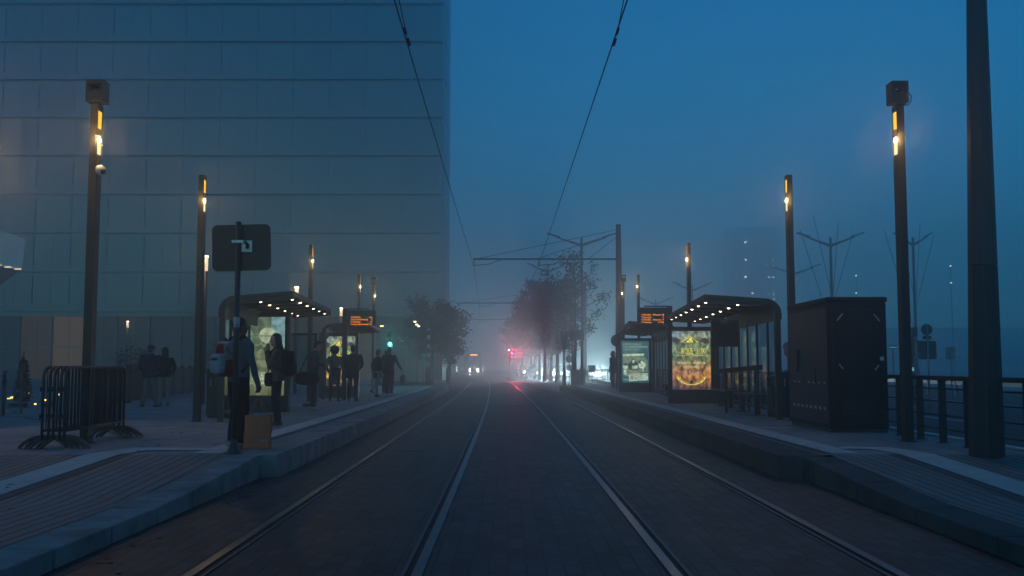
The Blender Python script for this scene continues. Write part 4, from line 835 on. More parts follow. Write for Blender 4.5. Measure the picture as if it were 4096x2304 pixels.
# ================================================================ big building on the left
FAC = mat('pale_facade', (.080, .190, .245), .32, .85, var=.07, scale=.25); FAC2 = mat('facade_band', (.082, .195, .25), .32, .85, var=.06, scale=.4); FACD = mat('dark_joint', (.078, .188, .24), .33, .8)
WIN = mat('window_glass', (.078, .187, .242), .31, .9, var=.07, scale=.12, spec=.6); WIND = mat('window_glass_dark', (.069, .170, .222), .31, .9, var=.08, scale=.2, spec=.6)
YB_, XC = 92.0, AT(1764, 1300, 92).x; zf0 = AT(1764, 1243, YB_).z; FH = 158*YB_/F; BW = 3.42; NB_ = 15
t = thing('office_building', 'tall pale office block with horizontal floor bands, dissolving into the fog', 'building', (XC, YB_, .2))
XL = -NB_*BW-.6; TOPZ = 44
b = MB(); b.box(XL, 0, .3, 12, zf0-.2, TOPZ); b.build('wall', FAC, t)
for f in range(11):
    z = zf0-.2+f*FH; c = MB(); c.box(XL, .02, -.12, .30, z-.05, z+.34); c.build('floor_band', FAC2, t)
    c = MB(); c.box(XL, .01, -.02, .30, z+.345, z+.62); c.build('shadow_gap', FACD, t) if f < 9 else None
w0 = None; rnd.seed(5)
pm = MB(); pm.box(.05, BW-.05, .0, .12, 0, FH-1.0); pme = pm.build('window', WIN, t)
cm = MB(); cm.box(BW*.5-.025, BW*.5+.025, -.03, .0, 0, FH-1.0); cme = cm.build('mullion', FAC2, pme)
first = True
for f in range(8):
    for i in range(12):
        o = pme if first else pme.copy()
        if not first: COL.objects.link(o); k = cme.copy(); COL.objects.link(k); k.parent = o
        first = False
        o.location = (-.35-(i+1)*BW, .17, zf0-.2+f*FH+.64)
        if rnd.random() < .22: o.material_slots[0].link = 'OBJECT'; o.material_slots[0].material = WIND
rest = MB()
for f in range(10):
    for i in range(12, 15): rest.box(-.35-(i+1)*BW+.05, -.35-i*BW-.05, .17, .29, zf0-.2+f*FH+.64, zf0-.2+(f+1)*FH-.36)
for f in range(8, 10):
    for i in range(12): rest.box(-.35-(i+1)*BW+.05, -.35-i*BW-.05, .17, .29, zf0-.2+f*FH+.64, zf0-.2+(f+1)*FH-.36)
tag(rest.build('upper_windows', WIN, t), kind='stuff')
c = MB()
for f in range(9):
    for k in range(2): c.box(.0, .06, 1.5+k*4, 4.8+k*4, zf0+f*FH+.5, zf0+(f+1)*FH-.6)
tag(c.build('side_windows', WIN, t), kind='stuff')
LITW = emi('lit_hall_glass', (1, .70, .38), .028); LITW2 = emi('bright_hall_glass', (1, .74, .40), .062); GFD = mat('ground_floor_glass', (.07, .09, .10), .25, .1, var=.2, scale=.3)
b = MB(); b.box(XL, 0, 2.2, 11.5, -.2, zf0-.5); b.build('ground_floor_wall', FACD, t)
for i in range(17):                                                # tall ground floor bays
    x1 = -.3-i*3.0; x0 = x1-2.9; pxm = 2048+(XC+(x0+x1)/2)*F/YB_; lit = LITW2 if 225 < pxm < 330 else LITW if (60 < pxm < 225 or 1400 < pxm < 1520) else GFD
    MB().box(x0, x1, .9, 1.0, 0, zf0-.7).build('hall_window', lit, t)
    c = MB(); c.box(x0-.08, x0, .5, 1.0, 0, zf0-.55); c.box(x0, x1, .82, .9, 2.9, 3.0); c.box(x0+1.45, x0+1.5, .84, .9, 0, zf0-.7); c.build('hall_frame', FAC, t)
MB().box(XL, .02, .3, 1.2, zf0-.69, zf0-.2).build('hall_lintel', FAC, t)
# angular canopy at the far left
CANO = mat('pale_canopy', (.62, .64, .66), .6, .1, var=.1, scale=.5)
t = thing('canopy_building', 'pale angular canopy jutting in at the left edge', 'building', (0, 0, 0)); Y = 47
P = [AT(-420, 770, Y), AT(105, 957, Y), AT(86, 1080, Y), AT(-420, 980, Y)]
D = Vector((-10, 16, 0)); vs = P+[p+D for p in P]; b = MB(); b.add(vs, [(0, 1, 2, 3), (7, 6, 5, 4), (0, 4, 5, 1), (1, 5, 6, 2), (2, 6, 7, 3), (3, 7, 4, 0)]); b.build('canopy', CANO, t)
q = [AT(-300, 1020, Y+.2), AT(-300, 1038, Y+.2), AT(78, 1088, Y+.2), AT(78, 1080, Y+.2)]
b = MB()
for i in range(9): p = AT(-250+40*i, 1012+8.0*i, Y-.05); b.box(p.x-.16, p.x+.16, Y-.03, Y-.01, p.z-.025, p.z+.025)
b.build('soffit_lights', emi('soffit_light', (1, .8, .5), .9), t)
b = MB(); pz = AT(-380, 1000, Y); b.box(pz.x-3, pz.x-1, Y+2, Y+8, .1, pz.z+1); b.build('support_wall', CANO, t)
# ---------------------------------------------------------------- terrace at the left: slatted fence, shrubs, glass, little lights
WOOD = mat('dark_slats', (.030, .026, .022), .8, 0, var=.4, scale=3, bump=.3); LEAFD = mat('dark_leaves', (.020, .030, .018), .7, 0, var=.5, scale=2); LEAFB = mat('autumn_leaves', (.042, .038, .026), .7, 0, var=.5, scale=2)
BARK = mat('grey_bark', (.05, .045, .04), .9, 0, var=.3, scale=6, bump=.6, bscale=25); POTM = mat('plant_soil', (.025, .022, .02), .95, 0, var=.4, scale=8, bump=.8, bscale=18)
A0 = G(452, 1622); A1 = G(785, 1566); d = (A1-A0); n = 74
t = thing('slatted_fence', 'dark wooden slatted fence running away behind the couple on the left', 'fence', A0)
b = MB()
for i in range(n):
    q = d*(i/n); h = 1.0+.05*rnd.random(); b.bar((q.x, q.y, .05), (q.x+.01*rnd.random(), q.y, h), .16, .025, up=(1, 0, 0))
b.build('slats', WOOD, t)
for i in range(9): q = d*(i/8); b = MB(); b.box(q.x-.06, q.x+.06, q.y-.06, q.y+.06, 0, 1.12); b.build('fence_post', WOOD, t)
for z in (.25, .8): MB().bar((0, .03, z), (d.x, d.y+.03, z), .04, .06).build('cross_rail', WOOD, t)
def leaf_cloud(b, c, r, n, s, m=0, seed=1, hollow=.35, flat=1.0):
    q = random.Random(seed)
    for _ in range(n):
        while True:
            v = Vector((q.uniform(-1, 1), q.uniform(-1, 1), q.uniform(-1, 1)))
            if hollow < v.length < 1: break
        if noise.noise(v*2.2+Vector((seed*3.1, 0, 0))) < -.12: continue
        p = Vector(c)+Vector((v.x*r[0], v.y*r[1], v.z*r[2])); a = Vector((q.gauss(0, 1), q.gauss(0, 1), q.gauss(0, 1)*flat)).normalized(); e = a.orthogonal().normalized(); f = a.cross(e); l = s*q.uniform(.6, 1.3)
        b.add([p-e*l, p+f*l*.55, p+e*l, p-f*l*.55], [(0, 1, 2, 3)], m)
def shrub(x, y, r, h, lab, seed, m=None, z=.2):
    t = thing('shrub', lab, 'shrub', (x, y, z), 0, 'shrubs on the terrace'); b = MB()
    for k in range(5): a = k*1.3+seed; b.tube([(0, 0, 0), (r*.3*math.cos(a), r*.3*math.sin(a), h*.45), (r*.6*math.cos(a), r*.6*math.sin(a), h*.8)], [.03, .02, .008], 6)
    b.build('stems', BARK, t); c = MB(); leaf_cloud(c, (0, 0, h*.55), (r, r, h*.5), 1500, .06, 0, seed, .1); c.build('foliage', m or LEAFD, t)
for px, pyb, r, h, lab, sd in ((165, 1600, 1.0, 1.95, 'rounded shrub before the lit hall windows', 1), (720, 1575, 1.6, 2.5, 'loose shrub behind the hooded person', 4), (282, 1585, .45, 1.9, 'small round bush in front of the bright hall window', 6)):
    p = G(px, pyb, .2); shrub(p.x, p.y+(8 if px < 300 else 6), r, h, lab, sd)
t = thing('conifer', 'small dark potted conifer between the terrace lights', 'tree', tuple(G(58, 1640)+Vector((-.6, 1.6, 0)))); b = MB(); b.tube([(0, 0, 0), (0, 0, 1.5)], [.03, .01], 6); b.build('trunk', BARK, t)
c = MB()
for k in range(9): leaf_cloud(c, (0, 0, .25+k*.12), (.27-.022*k, .27-.022*k, .12), 170, .05, 0, 20+k, .0)
c.build('crown', LEAFD, t); MB().tube([(0, 0, 0), (0, 0, .22)], [.13, .17], 12).build('pot', PLAST, t)
GL0 = G(-90, 1642); GL1 = G(84, 1656)
t = thing('glass_balustrade', 'dim glass balustrade panel at the left edge with a thin dark end post', 'balustrade', tuple(GL0)); d = GL1-GL0
MB().bar((0, 0, .55), (d.x, d.y, .55), .012, .95, up=(0, 0, 1)).build('glass_pane', PANE, t)
b = MB(); b.bar((d.x, d.y, 0), (d.x, d.y, 1.12), .035, .035); b.build('end_post', STEEL, t); MB().bar((0, 0, .03), (d.x, d.y, .03), .06, .06).build('base_rail', CONC, t)
p = G(12, 1662); t = thing('terrace_post_lamp', 'unlit little post lamp with round head at the left edge', 'lamp', tuple(p)); MB().tube([(0, 0, 0), (0, 0, .92)], .045, 10).build('pole', STEEL2, t); MB().ell((0, 0, 1.0), (.07, .07, .08)).build('lamp_head', GALV, t); MB().tube([(0, 0, .72), (0, 0, .78)], .06, 10).build('collar', STEEL, t)
STRG = emi('fairy_bulb', (1, .66, .16), 2.2)
t = thing('fairy_lights', 'string of small yellow lights sagging across the terrace', 'string lights', tuple(AT(70, 1565, 27)))
o = Vector(t.location); pts = [(78, 1567), (86, 1568), (93, 1569), (98, 1569), (104, 1570), (117, 1572), (32, 1594), (40, 1594), (43, 1589), (49, 1588), (50, 1593)]
P = [AT(x, y, 27)-o for x, y in pts]; MB().tube(P[:6], .004, 4).build('wire', PLAST, t); MB().tube(P[6:], .004, 4).build('wire', PLAST, t)
for p in P: MB().ell(p, (.024, .024, .018), 0, 8, 6).build('bulb', STRG, t)
for x, y, lab in ((141, 1616, 'candle-like light nearest the barriers on the terrace'), (163, 1609, 'small light seen past the first barrier tube'), (181, 1600, 'dim white light seen through the barriers'), (238, 1578, 'small light low between the barrier bars'), (262, 1560, 'orange light high between the barrier bars'), (369, 1617, 'light seen right of the lamp post through the barriers'), (100, 1430, 'bright ceiling light inside the lit hall'), (107, 1458, 'smaller ceiling light inside the lit hall'), (459, 1572, 'tiny white light on the dark fence')):
    Yd = 27 if y > 1500 else YB_+.6; p = AT(x, y, Yd); t = thing('small_light', lab, 'light', tuple(p), 0, 'small lights of the terrace and hall'); q = Yd/27
    MB().ell((0, 0, 0), (.035*q**.6, .02, .022*q**.6), 0, 10, 6).build('bulb', STRG if q < 1.2 else emi('hall_bulb', (1, .85, .5), 5), t); MB().tube([(0, 0, .02), (0, 0, .07*q)], .008*q).build('holder', PLAST, t)
t = thing('terrace_table', 'low pale table behind the glass balustrade', 'table', tuple(AT(115, 1605, 27)-Vector((0, 0, .6)))); MB().box(-.5, .6, -.35, .35, .56, .6).build('table_top', CONC, t)
for x in (-.4, .5): MB().box(x-.03, x+.03, -.3, .3, 0, .56).build('leg', STEEL2, t)
# ---------------------------------------------------------------- trees
def tree(x, y, h, lab, seed, trunk=.12, crown=(1.4, 1.4, 1.6), base=2.1, leaves=2600, ls=.085, m=None, bare=0, z=.05, gp='street trees by the crossing'):
    q = random.Random(seed); t = thing('street_tree', lab, 'tree', (x, y, z), 0, gp); b = MB(); tips = []
    top = h*.93; P = [(0, 0, 0), (.02, 0, base*.5), (.03, .02, base), (.06, 0, (base+top)/2), (.02, .03, top)]; b.tube(P, [trunk, trunk*.8, trunk*.7, trunk*.4, trunk*.1], 8)
    def limb(p, d, l, r, k):
        e = p+d*l; m_ = p+d*l*.5+Vector((q.gauss(0, .06), q.gauss(0, .06), .05))*l; b.tube([p, m_, e], [r, r*.7, r*.45], 5); tips.append(e); tips.append(m_)
        if k > 0:
            for _ in range(3):
                a = Vector((q.gauss(0, .6), q.gauss(0, .6), q.gauss(.25, .4))); limb(p.lerp(e, q.uniform(.5, 1)), (d+a).normalized(), l*q.uniform(.45, .75), r*.5, k-1)
    cz = (base+h)/2
    for i in range(15):
        f = i/14; zz = base+(top-base)*f*.9; a = i*2.4+seed; w = math.sqrt(max(.1, 1-((zz-cz)/(h-base)*1.7)**2))
        limb(Vector((.03, 0, zz)), Vector((math.cos(a), math.sin(a), .55)).normalized(), crown[0]*w*.75, trunk*.28, 2)
    b.build('trunk', BARK, t); c = MB()
    for p in tips:
        k = int(leaves/len(tips))+1
        if q.random() < bare: continue
        for _ in range(k):
            o = p+Vector((q.gauss(0, .22), q.gauss(0, .22), q.gauss(0, .2))); a = Vector((q.gauss(0, 1), q.gauss(0, 1), q.gauss(0, 1))).normalized(); e = a.orthogonal().normalized(); f = a.cross(e); l = ls*q.uniform(.6, 1.4)
            c.add([o-e*l, o+f*l*.6, o+e*l, o-f*l*.6], [(0, 1, 2, 3)])
    c.build('crown', m or LEAFB, t); return t
p = AT(1726, 1463, 66); tree(p.x, 66, 5.3, 'round-crowned tree beside the striped pole left of the tram', 3, .13, (1.65, 1.65, 1.5), 1.9, 5200)
p = AT(1798, 1463, 74); tree(p.x, 74, 5.6, 'second tree on the left, nearer the oncoming tram', 8, .12, (1.15, 1.15, 1.6), 1.6, 4600)
p = AT(1668, 1463, 80); tree(p.x, 80, 4.7, 'low tree behind, leftmost of the trees left of the tram', 12, .1, (1.3, 1.3, 1.2), 2.4, 2600)
p = AT(2298, 1463, 68); tree(p.x, 68, 8.9, 'tall sparse tree with thin branches behind the double-armed street lamp', 21, .16, (2.1, 2.1, 3.0), 2.2, 3000, .09, bare=.35)
for k, (px, Y, h, lab) in enumerate(((2228, 80, 8.2, 'thickest trunk of the row, right end before the car lights'), (2203, 90, 8.6, 'tree second from the right in the misty row'), (2178, 86, 8.2, 'tree with slim trunk just right of the white headlight'), (2157, 96, 8.6, 'dark trunk left of the white headlight'), (2139, 106, 8.4, 'tree in the middle of the misty row'),
                                     (2124, 114, 8.2, 'tree right of the small orange car light'), (2107, 122, 8.0, 'tree left of the small orange car light'), (2089, 132, 7.8, 'faint tree third from the left end of the row'), (2066, 142, 7.6, 'faintest tree at the left end of the row'))):
    x = (px-2048)*Y/F; tree(x, Y, h, lab, 30+k, .19, (2.0, 2.0, 2.6), 2.3, 4200, .12, gp='row of trees along the right of the line')
t = MB(); rs = []
for i in range(5):
    r = (1-i/4)**.5; rs.append([(-7.0+2.6*r*math.cos(a), 62.5+5.5*r*math.sin(a), .12+.30*i/4) for a in [2*PI*j/20 for j in range(20)]])
t.rings(rs); tag(t.build('planting_mound', POTM), kind='structure')
# ---------------------------------------------------------------- signals, signs and posts round the crossing
STRW = mat('white_stripe', (.55, .55, .55), .5); REDP = mat('dull_red_paint', (.16, .03, .03), .6)
def striped(px, Y, z1, lab, w=.09):
    p = AT(px, 1463, Y); t = thing('striped_signal_pole', lab, 'signal pole', (p.x, Y, .1), 0, 'striped signal poles')
    MB().tube([(0, 0, 0), (0, 0, .95), (0, 0, 1.25)], [.2, .2, .1], 12).build('base', REDP, t); b = MB(); c = MB(); z = 1.25; k = 0
    while z < z1: (b if k % 2 == 0 else c).tube([(0, 0, z), (0, 0, min(z+.28, z1))], w, 10); z += .28; k += 1
    b.build('light_bands', STRW, t); c.build('dark_bands', PLAST, t); return t
striped(1714, 62, 3.6, 'black and white striped pole with dull red base by the left trees'); striped(1795, 78, 4.2, 'fainter striped pole in front of the second left tree')
def signal(px, py, Y, col, lab, facing=1, s=1.0, glow=0, cols=None, st=8, base=.1, lit=0):
    p = AT(px, py, Y); t = thing('traffic_signal', lab, 'traffic light', (p.x, Y, base), 0, 'signals at the crossing'); z = p.z-base
    MB().tube([(.0, .14*s, 0), (.0, .14*s, z+.2)], .05*s, 8).build('pole', STEEL2, t); zc = z-.0+lit*.26*s
    MB().box(-.14*s, .14*s, -.02, .12*s, zc-.42*s, zc+.42*s).build('housing', PLAST, t, bevel=.02)
    for k in (-1, 0, 1):
        on = (k == -lit); zz = zc+k*.26*s
        MB().tube([(0, -.022, zz), (0, -.034, zz)], .095*s, 14).build('lamp_lens', emi('signal_lens', col, st) if on else PLAST, t)
        b = MB(); b.rings([[(.11*s*math.cos(a), -.02-y, zz+.11*s*math.sin(a)) for a in [R(20+14*j) for j in range(11)]] for y in (0, .16*s)], 0, True, False, False); b.build('visor', PLAST, t)
    if glow: lamp('lamp_glow', (0, -.25, z), col, glow, .06, t)
    return t
signal(1560, 1377, 52, (.05, 1, .75), 'green signal shining just above the man in black', glow=CARW*1.6, st=14, lit=1)
signal(1694, 1420, 75, (.1, 1, .75), 'small green signal left of the striped pole', s=.7, st=9, lit=1, glow=CARW*1)
signal(2159, 1457, 118, (.1, 1, .8), 'tiny green signal above the white headlight among the trunks', s=.8, st=30, lit=1)
t = thing('traffic_signal', 'red signal seen from the side, glowing red in the fog right of the tram', 'traffic light', tuple(Vector((AT(2046, 1420, 96).x, 96, .05))), R(72), 'signals at the crossing'); z = AT(2046, 1420, 96).z
MB().tube([(.0, .2, 0), (.0, .2, z+.9)], .055, 8).build('pole', STEEL2, t); MB().box(-.17, .17, -.02, .12, z-.75, z+.45).build('housing', PLAST, t, bevel=.02)
for k in range(3):
    zz = z+.2-.36*k; b = MB(); b.rings([[(.15*math.cos(a), -.02-y, zz+.15*math.sin(a)) for a in [R(10+16*j) for j in range(11)]] for y in (0, .3)], 0, True, False, False); b.build('visor', PLAST, t)
    MB().tube([(0, -.022, zz), (0, -.04, zz)], .12, 14).build('lamp_lens', emi('red_lens', (1, .03, .10), 30) if k == 0 else PLAST, t)
MB().ell((.10, .26, z+.42), (.09, .09, .06)).build('white_lamp', emi('white_signal', (.9, .85, 1), 20), t)
lamp('lamp_glow', (0, -.5, z+.1), (1, .03, .14), CARW*26, .1, t, spot=(140, aim(-.95, -.45, .25)))
SGN = mat('grey_sign_back', (.05, .055, .06), .5, .3, var=.15); REDS = mat('red_signal_back', (.22, .05, .06), .5)
p = AT(2310, 1463, 63); t = thing('sign_board', 'wide dark sign board across two posts right of the tree row', 'sign', (p.x-.02, 63, .1), 0); z = AT(2310, 1340, 63).z-.1
MB().box(-.42, .44, -.03, .03, z-.33, z+.33).build('board', SIGNB, t, bevel=.02); MB().box(-.40, .36, -.045, .02, z+.335, z+.36).build('top_edge', GALV, t)
for x in (-.30, .30): MB().tube([(x, .06, 0), (x, .06, z+.3)], .05, 8).build('post', STEEL2, t)
MB().box(-.18, .0, .05, .2, z-1.0, z-.38).build('red_signal_back', REDS, t, bevel=.02); MB().box(.12, .24, .05, .2, z-.72, z-.38).build('red_signal_back', REDS, t, bevel=.02)
p = AT(2298, 1463, 60); t = thing('utility_cabinet', 'squat grey utility cabinet at the foot of the tall sparse tree', 'cabinet', (p.x, 60, .1)); MB().box(-.23, .25, -.2, .2, 0, 1.02).build('body', STEEL2, t, bevel=.01); MB().box(-.25, .27, -.22, .22, 1.022, 1.07).build('lid', STEEL2, t, bevel=.01); MB().box(-.2, .22, -.206, -.203, .1, .95).build('door', SGN, t)
p = AT(2256, 1463, 64); t = thing('signal_post', 'slim post with flared base and tall narrow signal head, left of the utility cabinet', 'signal pole', (p.x, 64, .1)); MB().tube([(0, 0, 0), (0, 0, .95), (0, 0, 1.35), (0, 0, 3.3)], [.125, .12, .055, .05], 10).build('pole', STEEL2, t); MB().box(-.13, .02, -.06, .06, 2.35, 3.25).build('signal_head', SGN, t, bevel=.01); MB().box(.025, .15, -.06, .06, 2.3, 2.9).build('signal_box', PLAST, t, bevel=.01)
p = AT(2277, 1463, 82); t = thing('round_sign', 'round and square signs on a low post beside the bright headlight', 'sign', (p.x, 82, .1)); MB().tube([(0, .04, 0), (0, .04, 3.1)], .04, 8).build('pole', STEEL2, t)
for zz, r in ((1.85, .31), (1.15, .26)): MB().tube([(0, 0, zz-.0), (0, .02, zz)], r, 20).build('disc', SGN, t)
def round_plate(b, c, r, th=.02): return b.prism([(r*math.cos(2*PI*i/24), r*math.sin(2*PI*i/24)) for i in range(24)], c, (1, 0, 0), (0, 0, 1), (0, th, 0))
p = AT(2466, 1463, 44); t = thing('round_sign', 'dark round sign on the mast left of the farther right shelter', 'sign', (p.x+.02, 44.0, .288)); round_plate(MB(), (0, 0, AT(2466, 1362, 44).z-.288), .27).build('disc', SIGNB, t); MB().tube([(0, .05, 0), (0, .05, 2.5)], .035, 8).build('pole', STEEL2, t)
p = AT(3714, 1463, 31); t = thing('sign_post', 'faint post beyond the railing with a round sign above a square one, seen from behind', 'sign', (p.x, 31, 0)); zz = lambda y: AT(3714, y, 31).z
MB().tube([(0, 0, 0), (0, 0, zz(1297))], .028, 8).build('pole', GALV, t); round_plate(MB(), (0, .04, zz(1318)), .175).build('round_plate', SGN, t); MB().box(-.13, .13, .035, .05, zz(1358), zz(1342)).build('small_plate', SGN, t); MB().prism(rrect(.56, .57, .06), (-.28, .04, zz(1437)), (1, 0, 0), (0, 0, 1), (0, .02, 0)).build('square_plate', SGN, t)
p = AT(3805, 1463, 42); t = thing('sign_post', 'fainter thin sign post with an open square plate, left of the thick mast', 'sign', (p.x, 42, 0)); zz = lambda y: AT(3805, y, 42).z; MB().tube([(0, 0, 0), (0, 0, zz(1390))], .03, 8).build('pole', GALV, t); MB().prism(rrect(.40, .52, .05), (-.2, .04, zz(1438)), (1, 0, 0), (0, 0, 1), (0, .02, 0)).build('square_plate', GALV, t)
p = AT(3653, 1463, 36); t = thing('signal_pole', 'faint cluster of signal heads just right of the right-hand boxed lamp post', 'signal pole', (p.x, 36, 0)); zz = lambda y: AT(3653, y, 36).z
b = MB(); b.tube([(0, 0, 0), (0, 0, zz(1320))], .05, 8); b.build('pole', STEEL2, t)
for y0, y1, xx in ((1310, 1345, .05), (1355, 1420, -.06), (1362, 1415, .22)): MB().box(xx-.11, xx+.11, -.1, .08, zz(y1), zz(y0)).build('signal_head', SGN, t, bevel=.02)
b = MB()
for y in (1472, 1477, 1482): b.box(-.13, -.02, -.12, -.1, zz(y)-.012, zz(y)+.012)
b.build('lit_bars', emi('cyan_bars', (.3, .8, 1), .55), t)
p = AT(3154, 1463, 40); t = thing('round_sign', 'pinkish round signs peeping out left of the dark blue cabinet', 'sign', (p.x, 40, .0)); b = MB(); MB().tube([(0, .04, 0), (0, .04, AT(3154, 1370, 40).z)], .04, 8).build('pole', STEEL2, t)
for y, r in ((1387, .2), (1410, .17)): round_plate(MB(), (0, 0, AT(3154, y, 40).z), r).build('disc', REDS, t)
lamp('red_signal_glow', (8.3, 44, 2.4), (1, .12, .35), CARW*3, .1)
p = AT(3572, 1388, 60); t = thing('shop_sign', 'tiny cyan lit lettering glowing beyond the right lamp post', 'sign', tuple(p)); b = MB(); b.text('neosc', (-.2, -.02, -.05), EX, EZ, .13, width=.42); b.build('lettering', emi('cyan_sign', (.1, .6, .95), .9), t); MB().box(-.24, .24, .0, .05, -.08, .11).build('backing', SIGNB, t); MB().box(-.04, .04, .05, .12, -p.z, .0).build('post', STEEL2, t)
# pedestrian gantry seen behind the walkers
p = AT(1530, 1463, 58); t = thing('ladder_gantry', 'thin pale ladder-like mast with a lamp between the left display and the green signal', 'mast', (p.x-.1, 58, .2))
b = MB()
for x in (.0, .24): b.tube([(x+.08, 0, 0), (x+.08, 0, 2.9)], .025, 6)
for k in range(6): b.tube([(.08, 0, .8+k*.4), (.32, 0, .8+k*.4)], .015, 6)
b.tube([(-.06, 0, 0), (-.06, 0, 3.5)], .022, 6); b.build('frame', GALV, t); MB().box(-.06, .14, -.08, .02, 3.48, 3.53).build('lamp_head', emi('gantry_lamp', (1, .75, .35), 3), t)
for px, py, Y, lab in ((1660, 1287, 76, 'topmost yellowish hanging lamp among the left tree branches'), (1667, 1298, 80, 'middle yellowish hanging lamp among the left tree branches'), (1675, 1305, 84, 'lowest yellowish hanging lamp among the left tree branches')):
    p = AT(px, py, 60); t = thing('hanging_lamp', lab, 'lamp', tuple(p), 0, 'lamps in a slanting row by the left trees'); MB().box(-.07, .07, -.04, .04, -.03, .03).build('lamp_glass', emi('hanging_lamp_glass', (1, .78, .42), 5), t, bevel=.01); MB().tube([(0, .03, .03), (0, .03, .1), (.0, .6, .2)], .012, 5).build('bracket', STEEL, t)
# ---------------------------------------------------------------- double-armed street lamps
def double_lamp(x, y, z, L, lab, rods=False, base=.05, r=.11):
    t = thing('street_lamp', lab, 'street lamp', (x, y, base), 0, 'tall street lamps with two arms'); z -= base
    b = MB(); b.tube([(0, 0, 0), (0, 0, 1.0), (0, 0, 1.4), (0, 0, z+.5)], [r*1.9, r*1.8, r, r*.75], 10); b.build('pole', MAST, t)
    for s in (-1, 1):
        MB().tube([(0, 0, z-.05), (s*L*.5, 0, z+.36), (s*L*.72, 0, z+.55)], [.10, .06, .05], 8).build('arm', MAST, t)
        b = MB(); b.add([(s*L*.6, -.16, z+.47), (s*L, -.13, z+.80), (s*L, .13, z+.80), (s*L*.6, .16, z+.47), (s*L*.62, -.16, z+.60), (s*L*.98, -.13, z+.87), (s*L*.98, .13, z+.87), (s*L*.62, .16, z+.60)], [(0, 1, 2, 3), (7, 6, 5, 4), (0, 4, 5, 1), (1, 5, 6, 2), (2, 6, 7, 3), (3, 7, 4, 0)]); b.build('lantern', MAST, t)
    if rods:
        for dx, zt, zb in ((-2.0, z+1.0, 3.5), (-1.1, z+2.0, 6.0), (.55, z+1.5, 5.0), (1.5, z+.7, 5.2)):
            MB().tube([(0, 0, zb), (dx, 0, zt)], .018, 5).build('slender_rod', WIRE, t)
    return t
def dl(px, py, Y, halfpx, lab, **k): p = AT(px, py, Y); return double_lamp(p.x, Y, p.z, halfpx*Y/F, lab, **k)
dl(2326, 979, 72, 140, 'double-armed street lamp in front of the misty trees'); dl(2190, 1086, 100, 82, 'faint double-armed lamp above the tree row', r=.1)
dl(3322, 980, 66, 136, 'faint double-armed lamp with slender rods above the dark cabinet', rods=True); dl(3652, 978, 70, 78, 'very faint double-armed lamp with rods behind the boxed lamp post', rods=True)
dl(3176, 1094, 88, 110, 'faint double-armed lamp crossing the black lamp post over the cabinet'); dl(2770, 1160, 104, 82, 'faintest double-armed lamp left of the circus shelter roof'); dl(2622, 1216, 118, 74, 'far double-armed lamp above the right-hand display')
# ---------------------------------------------------------------- tram
TRW = mat('tram_white', (.42, .43, .44), .35, .1, var=.06); TRG = mat('tram_glass', (.02, .025, .03), .1, 0)
Y = 158; x = AT(1895, 1463, Y).x; HG = R(3.2)
t = thing('tram', 'oncoming tram with two white headlights and an amber destination sign', 'tram', (x, Y, 0), HG); W = 1.32; b = MB(); rs = []
def sec(y, w, h, z0=.28): return [(-w, y, z0), (-w, y, 1.0), (-w, y, h-.7), (-w*.86, y, h-.15), (-w*.5, y, h), (w*.5, y, h), (w*.86, y, h-.15), (w, y, h-.7), (w, y, 1.0), (w, y, z0)]
b.rings([sec(0, .85, 1.0, .4), sec(.05, 1.0, 2.0, .35), sec(.3, 1.18, 2.9), sec(.9, 1.29, 3.35), sec(1.8, W, 3.5), sec(34, W, 3.5)], 0, True); b.build('body', TRW, t)
MB().add([(-.95, -.0, 1.25), (.95, -.0, 1.25), (1.02, .62, 2.98), (-1.02, .62, 2.98)], [(0, 1, 2, 3)]).build('windscreen', TRG, t)
for s in (-1, 1):
    MB().add([(s*.62-.10, -.06, .92), (s*.62+.12, -.06, .95), (s*.62+.06*s+.05, -.06, .45), (s*.62+.02*s-.05, -.06, .45)], [(0, 1, 2, 3)]).build('headlight', emi('tram_headlight', (.92, .97, 1), 22), t)
    for k in range(7): MB().box(s*1.322-.004, s*1.322+.004, 2.6+k*4.4, 6.4+k*4.4, 1.2, 2.6).build('side_window', TRG, t)
    MB().bar((s*1.35, .9, 2.4), (s*1.62, .7, 2.3), .05, .05).build('mirror_arm', PLAST, t)
MB().box(-.66, .66, .40, .5, 2.98, 3.32).build('destination_display', PLAST, t); b = MB(); b.text('STADION', (0, .385, 3.03), EX, EZ, .25, align='C', width=1.1); b.build('lettering', emi('amber_led', (1, .33, .02), 12), t)
for s in (-1, 1): lamp('lamp_glow', (s*.62, -.5, .7), (.92, 1, .95), CARW*8, .1, t, spot=(100, aim(0, -1, -.02)))
for k, (px, lab) in enumerate(((1827, 'white marker light left of the tram'), (1932, 'white marker light right of the tram'))):
    Yk = 120 if k == 0 else 150; p = AT(px, 1475, Yk); t = thing('marker_post', lab, 'marker', (p.x, Yk, 0), 0, 'marker posts beside the tram'); MB().tube([(0, 0, 0), (0, 0, p.z)], .04, 6).build('pole', STEEL2, t); MB().box(-.05, .05, -.05, .05, p.z-.4, p.z+.3).build('lit_marker', emi('marker_light', (.85, .95, .9), 1.6), t)
